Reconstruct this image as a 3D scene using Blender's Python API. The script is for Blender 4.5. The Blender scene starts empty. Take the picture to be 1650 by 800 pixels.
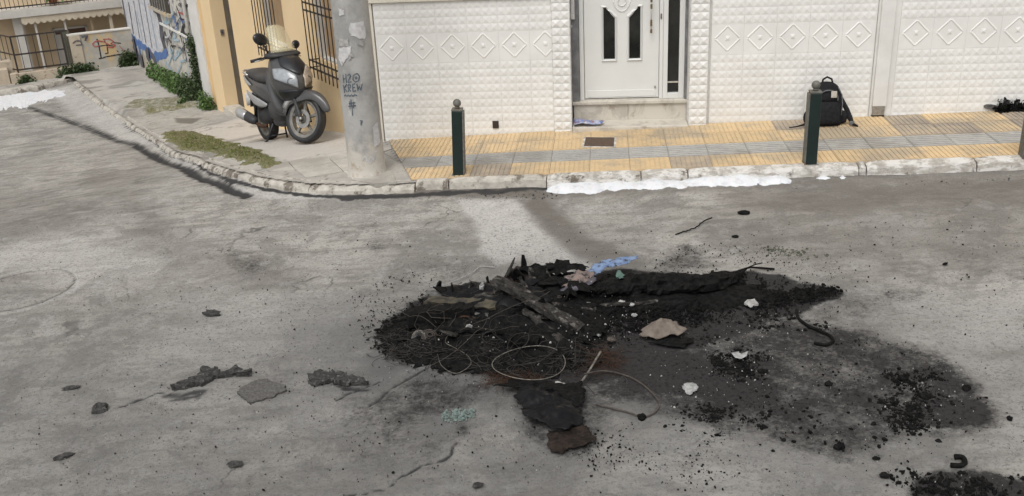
import bpy, bmesh, math, random
import numpy as np
from mathutils import Vector, Matrix
random.seed(7); RS = np.random.RandomState(11)
S = bpy.context.scene; C = S.collection
# ------------------------------------------------------------------ camera
F_PX, CAMH = 1552.0, 3.1
_N = (185.0, 3800.0); _roll = math.atan2(*_N); _th = math.atan(F_PX / math.hypot(*_N))
FW = np.array([0, math.cos(_th), -math.sin(_th)]); _u0 = np.cross([1, 0, 0], FW)
RT = math.cos(_roll) * np.array([1, 0, 0.]) - math.sin(_roll) * _u0
DN = -math.sin(_roll) * np.array([1, 0, 0.]) - math.cos(_roll) * _u0
cd = bpy.data.cameras.new('camera'); cam = bpy.data.objects.new('camera', cd); C.objects.link(cam)
cd.sensor_width = 36; cd.sensor_fit = 'HORIZONTAL'; cd.lens = F_PX / 1650 * 36; cd.clip_start = .05; cd.clip_end = 500
m = Matrix.Identity(4)
for i in range(3): m[i][0] = RT[i]; m[i][1] = -DN[i]; m[i][2] = -FW[i]
m[2][3] = CAMH; cam.matrix_world = m; S.camera = cam
# ------------------------------------------------------------------ daylight: bright overcast
SUN_EL, SUN_AZ = math.radians(58), math.radians(200)
W = bpy.data.worlds.new('World'); S.world = W; W.use_nodes = True
nt = W.node_tree; nt.nodes.clear()
sky = nt.nodes.new('ShaderNodeTexSky'); sky.sky_type = 'NISHITA'; sky.sun_disc = False
sky.sun_elevation = SUN_EL; sky.sun_rotation = SUN_AZ; sky.dust_density = 4; sky.air_density = 1; sky.ozone_density = 1
hs = nt.nodes.new('ShaderNodeHueSaturation'); hs.inputs['Saturation'].default_value = .04
bg = nt.nodes.new('ShaderNodeBackground'); bg.inputs['Strength'].default_value = .15
wo = nt.nodes.new('ShaderNodeOutputWorld')
nt.links.new(sky.outputs[0], hs.inputs['Color']); nt.links.new(hs.outputs[0], bg.inputs[0]); nt.links.new(bg.outputs[0], wo.inputs[0])
sd = bpy.data.lights.new('sun', 'SUN'); sd.energy = 1.1; sd.angle = math.radians(28); sd.color = (1, .975, .95)
so = bpy.data.objects.new('sun', sd); C.objects.link(so)
_sv = Vector((math.sin(SUN_AZ) * math.cos(SUN_EL), math.cos(SUN_AZ) * math.cos(SUN_EL), math.sin(SUN_EL)))
so.rotation_euler = _sv.to_track_quat('Z', 'Y').to_euler()
S.view_settings.view_transform = 'Standard'; S.view_settings.look = 'None'; S.view_settings.exposure = 0.08; S.view_settings.gamma = 1
# ------------------------------------------------------------------ survey helpers (street levels, pixel -> point on the ground)
HQ = np.array([(-60, 0), (-1.5, 0), (0, -.03), (1, -.14), (2, -.30), (3, -.50), (4, -.68), (5.5, -.80), (7, -.97), (15, -1.28), (30, -1.7), (80, -2.5)])
CO = (-1.5, 10.9)
def zr(x, y):                                     # level of the roadway: rises gently to the right, drops down the side street
    x = np.asarray(x, float); y = np.asarray(y, float)
    q = (x - CO[0]) * -.5 + (y - CO[1]) * .866
    r = .024 * (np.clip(x, -9, 9) + 1.42) + np.interp(q, HQ[:, 0], HQ[:, 1])
    return r
def ray(px, py): return (FW * F_PX + RT * (px - 825) + DN * (py - 400)) / F_PX
def gp(px, py, off=0.0):
    v = ray(px, py); z = 0.0
    for i in range(40):
        t = (z - CAMH) / v[2]; x, y = v[0] * t, v[1] * t; z = .5 * z + .5 * (float(zr(x, y)) + off)
    return np.array([x, y, z])
def frame(P, az):
    a = math.radians(az); t = np.array([math.sin(a), math.cos(a), 0]); n = np.array([-t[1], t[0], 0])
    return np.array([P[0], P[1], 0.]), t, n
WFR = frame((-1.42, 10.90), 96)                   # white front: s to the right, d into the wall
YFR = frame(CO, 150)                              # ochre front: s = -u (u runs down the side street)
LFR = frame((-9.09, 24.08), 62)                   # low wall across the end of the pavement
def onwall(fr, px, py, d=0.):
    P, t, n = fr; v = ray(px, py); o = np.array([0, 0, CAMH]); k = ((P - o) @ n + d) / (v @ n); p = o + v * k
    return float((p - P) @ t), float(p[2])
def tow(fr, s, d, z): P, t, n = fr; q = P + t * s + n * d; return (q[0], q[1], z)
# ------------------------------------------------------------------ numpy noise
def vnoise(x, y, seed=0):
    xi = np.floor(x).astype(np.int64); yi = np.floor(y).astype(np.int64); fx = x - xi; fy = y - yi
    fx = fx * fx * (3 - 2 * fx); fy = fy * fy * (3 - 2 * fy)
    def h(a, b):
        n = (a * 374761393 + b * 668265263 + seed * 974634777) & 0x7fffffff
        n = ((n ^ (n >> 13)) * 1274126177) & 0x7fffffff
        return ((n ^ (n >> 16)) & 0xffff) / 65535.
    return (h(xi, yi) * (1 - fx) + h(xi + 1, yi) * fx) * (1 - fy) + (h(xi, yi + 1) * (1 - fx) + h(xi + 1, yi + 1) * fx) * fy
def fbm(x, y, sc=1., oc=4, seed=0):
    x = np.asarray(x, float); y = np.asarray(y, float)
    r = 0; a = .5; t = 0
    for i in range(oc): r = r + a * vnoise(x * sc, y * sc, seed + i * 17); t += a; a *= .5; sc *= 2.03
    return r / t
def sdist(X, Y, poly):                            # signed distance to a polygon, positive inside
    poly = np.asarray(poly, float); n = len(poly); d = np.full(X.shape, 1e9); ins = np.zeros(X.shape, bool)
    for i in range(n):
        a = poly[i]; b = poly[(i + 1) % n]; e = b - a; L = e @ e + 1e-12
        k = np.clip(((X - a[0]) * e[0] + (Y - a[1]) * e[1]) / L, 0, 1)
        d = np.minimum(d, np.hypot(X - a[0] - k * e[0], Y - a[1] - k * e[1]))
        c = (a[1] > Y) != (b[1] > Y)
        with np.errstate(divide='ignore', invalid='ignore'): xx = a[0] + (Y - a[1]) * e[0] / (e[1] if e[1] else 1e-9)
        ins ^= c & (X < xx)
    return np.where(ins, d, -d)
def ldist(X, Y, line):
    line = np.asarray(line, float); d = np.full(X.shape, 1e9)
    for a, b in zip(line[:-1], line[1:]):
        e = b - a; L = e @ e + 1e-12; k = np.clip(((X - a[0]) * e[0] + (Y - a[1]) * e[1]) / L, 0, 1)
        d = np.minimum(d, np.hypot(X - a[0] - k * e[0], Y - a[1] - k * e[1]))
    return d
def gpoly(pts, off=0): return np.array([gp(a, b, off)[:2] for a, b in pts])
def sm(a, b, x): t = np.clip((x - a) / (b - a), 0, 1); return t * t * (3 - 2 * t)
# ------------------------------------------------------------------ mesh helpers
class MB:
    def __init__(s): s.v = []; s.f = []
    def add(s, vs, fs): b = len(s.v); s.v += [tuple(map(float, p)) for p in vs]; s.f += [tuple(i + b for i in f) for f in fs]; return s
    def box(s, x0, x1, y0, y1, z0, z1):
        return s.add([(x0, y0, z0), (x1, y0, z0), (x1, y1, z0), (x0, y1, z0), (x0, y0, z1), (x1, y0, z1), (x1, y1, z1), (x0, y1, z1)],
                     [(0, 3, 2, 1), (4, 5, 6, 7), (0, 1, 5, 4), (1, 2, 6, 5), (2, 3, 7, 6), (3, 0, 4, 7)])
    def prism(s, pts, a0, a1, ax=1):              # polygon in the plane normal to ax (given as the two other coords), extruded
        n = len(pts)
        def P(p, a): q = list(p); q.insert(ax, a); return q
        s.add([P(p, a0) for p in pts] + [P(p, a1) for p in pts], [tuple(range(n)), tuple(range(2 * n - 1, n - 1, -1))] + [(i, i + n, (i + 1) % n + n, (i + 1) % n) for i in range(n)])
        return s
    def tube(s, pts, r, n=6, cap=True):
        pts = [Vector(p) for p in pts]; rs = r if isinstance(r, (list, tuple)) else [r] * len(pts); b = len(s.v); pr = None
        for i, p in enumerate(pts):
            t = (pts[min(i + 1, len(pts) - 1)] - pts[max(i - 1, 0)])
            t = t.normalized() if t.length > 1e-9 else Vector((0, 0, 1))
            if pr is None: pr = t.orthogonal().normalized()
            pr = (pr - t * pr.dot(t)); pr = pr.normalized() if pr.length > 1e-6 else t.orthogonal().normalized()
            q = t.cross(pr)
            for k in range(n): a = 2 * math.pi * k / n; w = p + (pr * math.cos(a) + q * math.sin(a)) * rs[i]; s.v.append(tuple(w))
        for i in range(len(pts) - 1):
            for k in range(n): s.f.append((b + i * n + k, b + i * n + (k + 1) % n, b + (i + 1) * n + (k + 1) % n, b + (i + 1) * n + k))
        if cap: s.f.append(tuple(b + k for k in range(n))[::-1]); s.f.append(tuple(b + (len(pts) - 1) * n + k for k in range(n)))
        return s
    def lathe(s, prof, n=24, c=(0, 0, 0), ax=2):
        b = len(s.v)
        for r, h in prof:
            for k in range(n):
                a = 2 * math.pi * k / n; p = [r * math.cos(a), r * math.sin(a)]; p.insert(ax, h); s.v.append((p[0] + c[0], p[1] + c[1], p[2] + c[2]))
        for i in range(len(prof) - 1):
            for k in range(n): s.f.append((b + i * n + k, b + i * n + (k + 1) % n, b + (i + 1) * n + (k + 1) % n, b + (i + 1) * n + k))
        return s
    def loft(s, secs, cap=True):
        b = len(s.v); n = len(secs[0])
        for q in secs: s.v += [tuple(p) for p in q]
        for i in range(len(secs) - 1):
            for k in range(n): s.f.append((b + i * n + k, b + i * n + (k + 1) % n, b + (i + 1) * n + (k + 1) % n, b + (i + 1) * n + k))
        if cap: s.f.append(tuple(b + k for k in range(n))[::-1]); s.f.append(tuple(b + (len(secs) - 1) * n + k for k in range(n)))
        return s
    def map(s, fn): s.v = [tuple(fn(*p)) for p in s.v]; return s
    def xf(s, M): s.v = [tuple(M @ Vector(p)) for p in s.v]; return s
def mesh(name, mb, mat=None, smooth=False):
    me = bpy.data.meshes.new(name); me.from_pydata(mb.v, [], mb.f); 
    bm = bmesh.new(); bm.from_mesh(me); bmesh.ops.recalc_face_normals(bm, faces=bm.faces); bm.to_mesh(me); bm.free()
    if mat: me.materials.append(mat)
    if smooth: me.polygons.foreach_set('use_smooth', [True] * len(me.polygons))
    return me
def link(name, me, parent=None):
    o = bpy.data.objects.new(name, me); C.objects.link(o)
    if parent is not None: o.parent = parent
    return o
def tag(o, label=None, cat=None, group=None, kind=None):
    if label: o['label'] = label
    if cat: o['category'] = cat
    if group: o['group'] = group
    if kind: o['kind'] = kind
    return o
def obj(name, mb, mat, parent=None, smooth=False, bevel=0, sub=0, solid=0, label=None):
    o = link(name, mesh(name, mb, mat, smooth), parent)
    if solid: q = o.modifiers.new('s', 'SOLIDIFY'); q.thickness = solid; q.offset = 0
    if bevel: q = o.modifiers.new('b', 'BEVEL'); q.width = bevel; q.segments = 2; q.limit_method = 'ANGLE'
    if sub: q = o.modifiers.new('u', 'SUBSURF'); q.levels = sub; q.render_levels = sub
    if label: o['label'] = label
    return o
def thing(name, label, cat, loc=(0, 0, 0), rotz=0, group=None):
    o = link(name, None); o.location = loc; o.rotation_euler = (0, 0, rotz); return tag(o, label, cat, group)
# ------------------------------------------------------------------ materials
def lin(c):
    if isinstance(c, (int, float)): c = (c, c, c)
    return (*c, 1)
class NT:
    def __init__(s, name):
        s.m = bpy.data.materials.new(name); s.m.use_nodes = True; s.t = s.m.node_tree; s.b = s.t.nodes['Principled BSDF']; s.pos = None
    def n(s, ty, **k):
        q = s.t.nodes.new(ty)
        for a, b in k.items(): setattr(q, a, b)
        return q
    def l(s, a, b): s.t.links.new(a, b)
    def P(s, obj=False):
        if s.pos is None:
            s.pos = s.n('ShaderNodeTexCoord').outputs['Object'] if obj else s.n('ShaderNodeNewGeometry').outputs['Position']
        return s.pos
    def noise(s, sc, det=4, rough=.6, vec=None, dist=0):
        q = s.n('ShaderNodeTexNoise'); q.inputs['Scale'].default_value = sc; q.inputs['Detail'].default_value = det; q.inputs['Roughness'].default_value = rough; q.inputs['Distortion'].default_value = dist
        s.l(vec or s.P(), q.inputs['Vector']); return q.outputs['Fac']
    def stretch(s, sx, sy, sz, rot=(0, 0, 0)):
        q = s.n('ShaderNodeMapping'); q.inputs['Scale'].default_value = (sx, sy, sz); q.inputs['Rotation'].default_value = rot; s.l(s.P(), q.inputs['Vector']); return q.outputs[0]
    def ramp(s, x, a, b, lo=0., hi=1.):
        q = s.n('ShaderNodeMapRange'); q.interpolation_type = 'SMOOTHSTEP'
        for i, v in zip(('From Min', 'From Max', 'To Min', 'To Max'), (a, b, lo, hi)): q.inputs[i].default_value = v
        s.l(x, q.inputs['Value']); return q.outputs[0]
    def math(s, op, a, b=0.):
        q = s.n('ShaderNodeMath', operation=op)
        for i, v in ((0, a), (1, b)):
            if isinstance(v, (int, float)): q.inputs[i].default_value = v
            else: s.l(v, q.inputs[i])
        return q.outputs[0]
    def mix(s, f, a, b):
        q = s.n('ShaderNodeMix', data_type='RGBA')
        for i, v in ((0, f), (6, a), (7, b)):
            if isinstance(v, (int, float)) and i == 0: q.inputs[i].default_value = v
            elif isinstance(v, (tuple, float, int)): q.inputs[i].default_value = lin(v) if not (isinstance(v, tuple) and len(v) == 4) else v
            else: s.l(v, q.inputs[i])
        return q.outputs[2]
    def attr(s, name): q = s.n('ShaderNodeAttribute', attribute_name=name); return q.outputs['Fac']
    def bump(s, h, st=.3, dist=.01):
        q = s.n('ShaderNodeBump'); q.inputs['Strength'].default_value = st; q.inputs['Distance'].default_value = dist; s.l(h, q.inputs['Height'])
        s.l(q.outputs[0], s.b.inputs['Normal'])
    def col(s, c):
        if isinstance(c, (tuple, float)): s.b.inputs['Base Color'].default_value = lin(c)
        else: s.l(c, s.b.inputs['Base Color'])
    def rough(s, r):
        if isinstance(r, (int, float)): s.b.inputs['Roughness'].default_value = r
        else: s.l(r, s.b.inputs['Roughness'])
def mk(name, c1, c2=None, sc=8, rough=.7, c3=None, sc3=1.5, t3=(.55, .7), bsc=0, bst=.3, bd=.004, metal=0, obj=False, spec=None):
    q = NT(name); q.P(obj)
    c = lin(c1)
    if c2 is not None: c = q.mix(q.ramp(q.noise(sc, 5, .65), .32, .68), c1, c2)
    if c3 is not None: c = q.mix(q.ramp(q.noise(sc3, 6, .7), *t3), c, c3)
    if isinstance(c, tuple): q.b.inputs['Base Color'].default_value = c
    else: q.l(c, q.b.inputs['Base Color'])
    q.rough(rough); q.b.inputs['Metallic'].default_value = metal
    if spec is not None: q.b.inputs['Specular IOR Level'].default_value = spec
    if bsc: q.bump(q.noise(bsc, 4), bst, bd)
    return q.m
M = {}
M['white_tile'] = mk('white_tile', (.76, .75, .72), (.69, .68, .65), 3, .5, (.56, .53, .47), 2.2, (.62, .85), 60, .12)
M['white_wall'] = mk('white_wall', (.72, .71, .68), (.64, .63, .60), 3, .6, (.50, .48, .43), 2.0, (.6, .85), 40, .15)
M['cream'] = mk('cream', (.70, .66, .56), (.62, .58, .50), 3, .7, bsc=40, bst=.1)
M['ochre'] = mk('ochre', (.80, .61, .37), (.76, .575, .34), 1.2, .8, (.64, .49, .32), 2.5, (.6, .9), 50, .25)
M['ochre_trim'] = mk('ochre_trim', (.76, .52, .26), (.7, .48, .24), 2, .8, bsc=50, bst=.2)
M['shutter'] = mk('shutter', (.42, .28, .155), (.36, .245, .14), 5, .6)
M['iron'] = mk('iron', (.022, .02, .02), (.045, .032, .025), 30, .5, spec=.4)
M['door_white'] = mk('door_white', (.70, .70, .675), (.66, .66, .635), 2, .35, bsc=0)
M['glass_dark'] = mk('glass_dark', (.012, .013, .012), (.03, .03, .026), 3, .08)
M['brass'] = mk('brass', (.32, .24, .14), (.16, .11, .07), 60, .35, metal=.7)
M['brushed'] = mk('brushed', (.45, .44, .42), (.3, .29, .27), 30, .4, metal=.8)
M['marble_grey'] = mk('marble_grey', (.11, .11, .115), (.2, .2, .205), 8, .4, (.5, .5, .48), 5, (.66, .72))
def marble():
    q = NT('marble'); a = q.noise(2.2, 6, .7, q.stretch(1.4, 1.4, 1, (0, .5, 0)), 1.5)
    c = q.mix(q.ramp(a, .45, .62), (.56, .52, .45), (.42, .385, .33)); c = q.mix(q.ramp(q.noise(7, 5), .56, .75), c, (.32, .27, .21)); q.col(c); q.rough(.45); return q.m
M['marble'] = marble()
def tilemat(name, c, d, streak):
    q = NT(name); b = q.mix(q.ramp(q.noise(9, 5, .7), .3, .7), c, d)
    g = q.noise(1.1, 5, .65); b = q.mix(q.ramp(g, .46, .62, 0, .8), b, streak)
    b = q.mix(q.ramp(q.noise(55, 3), .58, .7, 0, .6), b, (.2, .16, .11))
    oi = q.n('ShaderNodeObjectInfo'); b2 = q.n('ShaderNodeHueSaturation'); q.l(b, b2.inputs['Color']); q.l(q.ramp(oi.outputs['Random'], 0, 1, .92, 1.05), b2.inputs['Value']); q.l(b2.outputs[0], q.b.inputs['Base Color'])
    q.rough(.75); q.bump(q.noise(90, 3), .2, .003); return q.m
M['tile_yellow'] = tilemat('tile_yellow', (.62, .45, .25), (.52, .39, .23), (.33, .28, .215))
M['tile_dirty'] = tilemat('tile_dirty', (.42, .335, .235), (.30, .255, .205), (.23, .20, .17))
M['tile_grey'] = tilemat('tile_grey', (.40, .39, .365), (.31, .305, .29), (.24, .225, .2))
M['tile_plain'] = tilemat('tile_plain', (.50, .47, .42), (.40, .38, .34), (.29, .27, .24))
M['joint'] = mk('joint', (.22, .195, .16), (.27, .24, .2), 20, .9)
def kerbmat():
    q = NT('kerb'); b = q.mix(q.ramp(q.noise(14, 5, .7), .35, .65), (.42, .39, .345), (.3, .28, .25))
    b = q.mix(q.ramp(q.noise(6, 7, .75, q.stretch(1, 1, 2.5)), .44, .56), b, (.60, .58, .545)); b = q.mix(q.ramp(q.noise(4.2, 6, .7), .56, .66), b, (.12, .10, .075))
    q.col(b); q.rough(.8); q.bump(q.noise(35, 6), .5, .01); return q.m
M['kerb'] = kerbmat()
M['kerb_worn'] = mk('kerb_worn', (.50, .465, .41), (.33, .305, .265), 9, .85, (.15, .13, .105), 5.5, (.50, .60), 35, .6, .012)
def polemat():
    q = NT('pole_concrete'); b = q.mix(q.ramp(q.noise(3.5, 6, .7), .35, .65), (.40, .39, .37), (.28, .275, .262))
    z = q.n('ShaderNodeSeparateXYZ'); q.l(q.P(), z.inputs[0])
    low = q.math('ADD', z.outputs[2], q.math('MULTIPLY', q.math('SUBTRACT', q.noise(6, 5), .5), .9))
    b = q.mix(q.ramp(low, .30, .6, 1, 0), b, (.52, .485, .43)); b = q.mix(q.math('MULTIPLY', q.ramp(q.noise(9, 6, .75), .48, .72), q.ramp(low, .2, .5, .9, 0)), b, (.32, .25, .17))
    b = q.mix(q.ramp(q.noise(8, 7, .8, q.stretch(1, 1, .3)), .60, .66), b, (.56, .55, .53)); b = q.mix(q.ramp(q.noise(50, 4), .62, .75, 0, .5), b, (.15, .14, .13))
    q.col(b); q.rough(.8); q.bump(q.noise(45, 5), .35, .006); return q.m
M['pole'] = polemat()
M['paper'] = mk('paper', (.60, .59, .58), (.45, .44, .44), 25, .8, (.3, .29, .28), 18, (.6, .7))
M['ink'] = mk('ink', (.05, .065, .085), (.13, .155, .175), 25, .8)
M['green_paint'] = mk('green_paint', (.004, .014, .012), (.007, .019, .016), 10, .42, (.05, .06, .05), 14, (.68, .8))
M['steel_edge'] = mk('steel_edge', (.15, .148, .132), (.095, .09, .075), 25, .6, (.18, .11, .06), 9, (.6, .7))
def foam():
    q = NT('foam'); q.col(q.mix(q.ramp(q.noise(12, 6, .7), .45, .72), (.66, .67, .69), (.48, .49, .51))); q.rough(.6); q.b.inputs['Subsurface Weight'].default_value = .2; q.bump(q.noise(22, 4), .4, .01); return q.m
M['foam'] = foam()
M['moss'] = mk('moss', (.10, .14, .028), (.20, .19, .07), 14, .95, (.25, .2, .12), 6, (.5, .62))
M['leaf'] = mk('leaf', (.05, .10, .018), (.085, .15, .035), 9, .6, (.14, .16, .06), 15, (.6, .7))
M['leaf_dark'] = mk('leaf_dark', (.028, .055, .016), (.05, .075, .022), 9, .6, (.10, .085, .035), 15, (.58, .7))
M['char'] = mk('char', (.004, .004, .004), (.014, .0135, .013), 25, .8, (.06, .058, .056), 9, (.66, .78), 60, .8, .01, spec=.08)
M['char_gloss'] = mk('char_gloss', (.004, .004, .005), (.008, .008, .009), 12, .42, bsc=7, bst=.35, bd=.03, spec=.18)
_q = M['char_gloss'].node_tree; _n = _q.nodes.new('ShaderNodeTexNoise'); _n.inputs['Scale'].default_value = 9; _r = _q.nodes.new('ShaderNodeMapRange'); _r.inputs['From Min'].default_value = .42; _r.inputs['From Max'].default_value = .6; _r.inputs['To Min'].default_value = .85; _r.inputs['To Max'].default_value = .3; _g = _q.nodes.new('ShaderNodeNewGeometry'); _q.links.new(_g.outputs['Position'], _n.inputs['Vector']); _q.links.new(_n.outputs['Fac'], _r.inputs['Value']); _q.links.new(_r.outputs[0], _q.nodes['Principled BSDF'].inputs['Roughness'])
M['charwood'] = mk('charwood', (.012, .011, .010), (.05, .046, .042), 24, .8, (.15, .14, .128), 16, (.54, .66), 45, .9, .012, spec=.15)
M['ash'] = mk('ash', (.42, .41, .39), (.25, .24, .23), 25, .9)
M['ashwhite'] = mk('ashwhite', (.40, .40, .39), (.20, .20, .195), 30, .9)
M['wire'] = mk('wire', (.05, .043, .04), (.10, .08, .065), 30, .7, metal=.2)
M['wire_dark'] = mk('wire_dark', (.016, .015, .014), (.04, .033, .028), 30, .7)
M['rust'] = mk('rust', (.085, .045, .028), (.05, .032, .024), 30, .9, spec=.1)
M['wire_pale'] = mk('wire_pale', (.26, .24, .205), (.09, .08, .07), 30, .5, metal=.3)
M['blue_cloth'] = mk('blue_cloth', (.12, .18, .31), (.20, .27, .40), 18, .85, (.03, .035, .05), 20, (.52, .62))
M['pink_rag'] = mk('pink_rag', (.13, .10, .10), (.22, .165, .14), 16, .9, (.03, .03, .03), 20, (.5, .62))
M['card'] = mk('card', (.10, .08, .065), (.19, .158, .13), 12, .9, (.07, .06, .05), 11, (.6, .75), 30, .3)
M['asphalt_chunk'] = mk('asphalt_chunk', (.035, .034, .033), (.085, .082, .078), 40, .95, (.17, .165, .155), 26, (.55, .66), 60, 1, .02, spec=.15)
M['scab'] = mk('scab', (.085, .081, .076), (.14, .134, .125), 60, .95, bsc=90, bst=1, bd=.01, spec=.2)
M['mint'] = mk('mint', (.14, .18, .165), (.20, .255, .235), 30, .9)
M['rubber'] = mk('rubber', (.014, .014, .015), (.024, .024, .025), 20, .62)
M['scoot_grey'] = mk('scoot_grey', (.060, .059, .060), (.078, .076, .076), 3, .26, obj=True); 
M['scoot_dark'] = mk('scoot_dark', (.014, .016, .02), None, 3, .3)
M['scoot_plastic'] = mk('scoot_plastic', (.03, .03, .032), (.042, .042, .042), 8, .6, obj=True)
M['silver'] = mk('silver', (.48, .48, .48), (.40, .40, .40), 4, .32, metal=.45, obj=True)
M['alloy'] = mk('alloy', (.27, .26, .24), (.18, .17, .155), 12, .45, metal=.55, obj=True)
M['seat'] = mk('seat', (.05, .047, .046), (.036, .034, .034), 8, .55, obj=True, bsc=90, bst=.2)
M['lens'] = mk('lens', (.34, .36, .38), (.24, .26, .28), 14, .1, obj=True)
M['reflector'] = mk('reflector', (.46, .38, .30), (.34, .30, .26), 14, .2, obj=True)
def screenm():
    q = NT('windscreen'); q.col((.74, .68, .46)); q.rough(.22); q.b.inputs['Alpha'].default_value = .34; q.b.inputs['Transmission Weight'].default_value = .15; return q.m
M['screen'] = screenm()
M['fabric'] = mk('fabric', (.010, .010, .011), (.018, .018, .02), 30, .9, bsc=120, bst=.4, spec=.2)
M['fabric_grey'] = mk('fabric_grey', (.14, .14, .145), (.09, .09, .095), 30, .8)
M['cardplate'] = mk('cardplate', (.48, .44, .38), (.38, .34, .29), 30, .6)
M['tan_wall'] = mk('tan_wall', (.66, .52, .36), (.58, .46, .31), 2, .85, (.5, .4, .28), 3, (.6, .8))
M['apt_white'] = mk('apt_white', (.60, .58, .54), (.52, .50, .46), 3, .8, (.36, .33, .27), 4, (.6, .8))
M['awning'] = mk('awning', (.62, .54, .42), (.52, .45, .35), 5, .85)
M['apt_dark'] = mk('apt_dark', (.035, .03, .027), (.07, .06, .05), 5, .5)
M['brown'] = mk('brown', (.13, .07, .045), (.10, .055, .035), 5, .6)
M['gate_green'] = mk('gate_green', (.14, .135, .10), (.10, .10, .075), 5, .7)
M['lowwall'] = mk('lowwall', (.46, .43, .37), (.36, .34, .30), 4, .9, (.52, .38, .20), 1.6, (.5, .62), 40, .4)
M['ledge'] = mk('ledge', (.50, .42, .32), (.42, .36, .28), 4, .9, (.25, .2, .14), 5, (.55, .65), 40, .4)
M['terracotta'] = mk('terracotta', (.33, .13, .06), (.28, .11, .05), 9, .8)
M['spray_black'] = mk('spray_black', (.02, .02, .022), None, 3, .6)
M['spray_red'] = mk('spray_red', (.32, .05, .045), (.42, .14, .12), 20, .6)
M['spray_blue'] = mk('spray_blue', (.06, .13, .34), (.10, .2, .42), 9, .6)
M['spray_white'] = mk('spray_white', (.56, .57, .60), (.40, .42, .48), 12, .6, (.62, .62, .62), 8, (.5, .6))
M['spray_grey'] = mk('spray_grey', (.045, .045, .06), (.12, .12, .135), 12, .7)
M['spray_cyan'] = mk('spray_cyan', (.24, .38, .48), (.42, .5, .54), 14, .7)
def graffwall():
    q = NT('graffiti_wall'); b = q.mix(q.ramp(q.noise(2.5, 5, .65), .38, .62), (.56, .53, .46), (.45, .44, .42))
    b = q.mix(q.ramp(q.noise(3.3, 6, .75, q.stretch(1, 1, .6)), .54, .60), b, (.10, .10, .12)); b = q.mix(q.ramp(q.noise(5, 5, .7, q.stretch(1, 1.3, .5, (.3, 0, 0))), .58, .63), b, (.36, .44, .50))
    b = q.mix(q.ramp(q.noise(4.1, 6, .7, q.stretch(1, 1, 1.2, (1, 0, 0))), .60, .66), b, (.52, .42, .27)); b = q.mix(q.ramp(q.noise(10, 4), .66, .72), b, (.12, .11, .11))
    z = q.n('ShaderNodeSeparateXYZ'); q.l(q.P(), z.inputs[0])
    b = q.mix(q.ramp(q.math('ADD', z.outputs[2], q.math('MULTIPLY', q.noise(5, 5), .5)), -.75, -.45, .8, 0), b, (.36, .33, .26))
    q.col(b); q.rough(.85); q.bump(q.noise(20, 6), .5, .02); return q.m
M['graffwall'] = graffwall()
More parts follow.
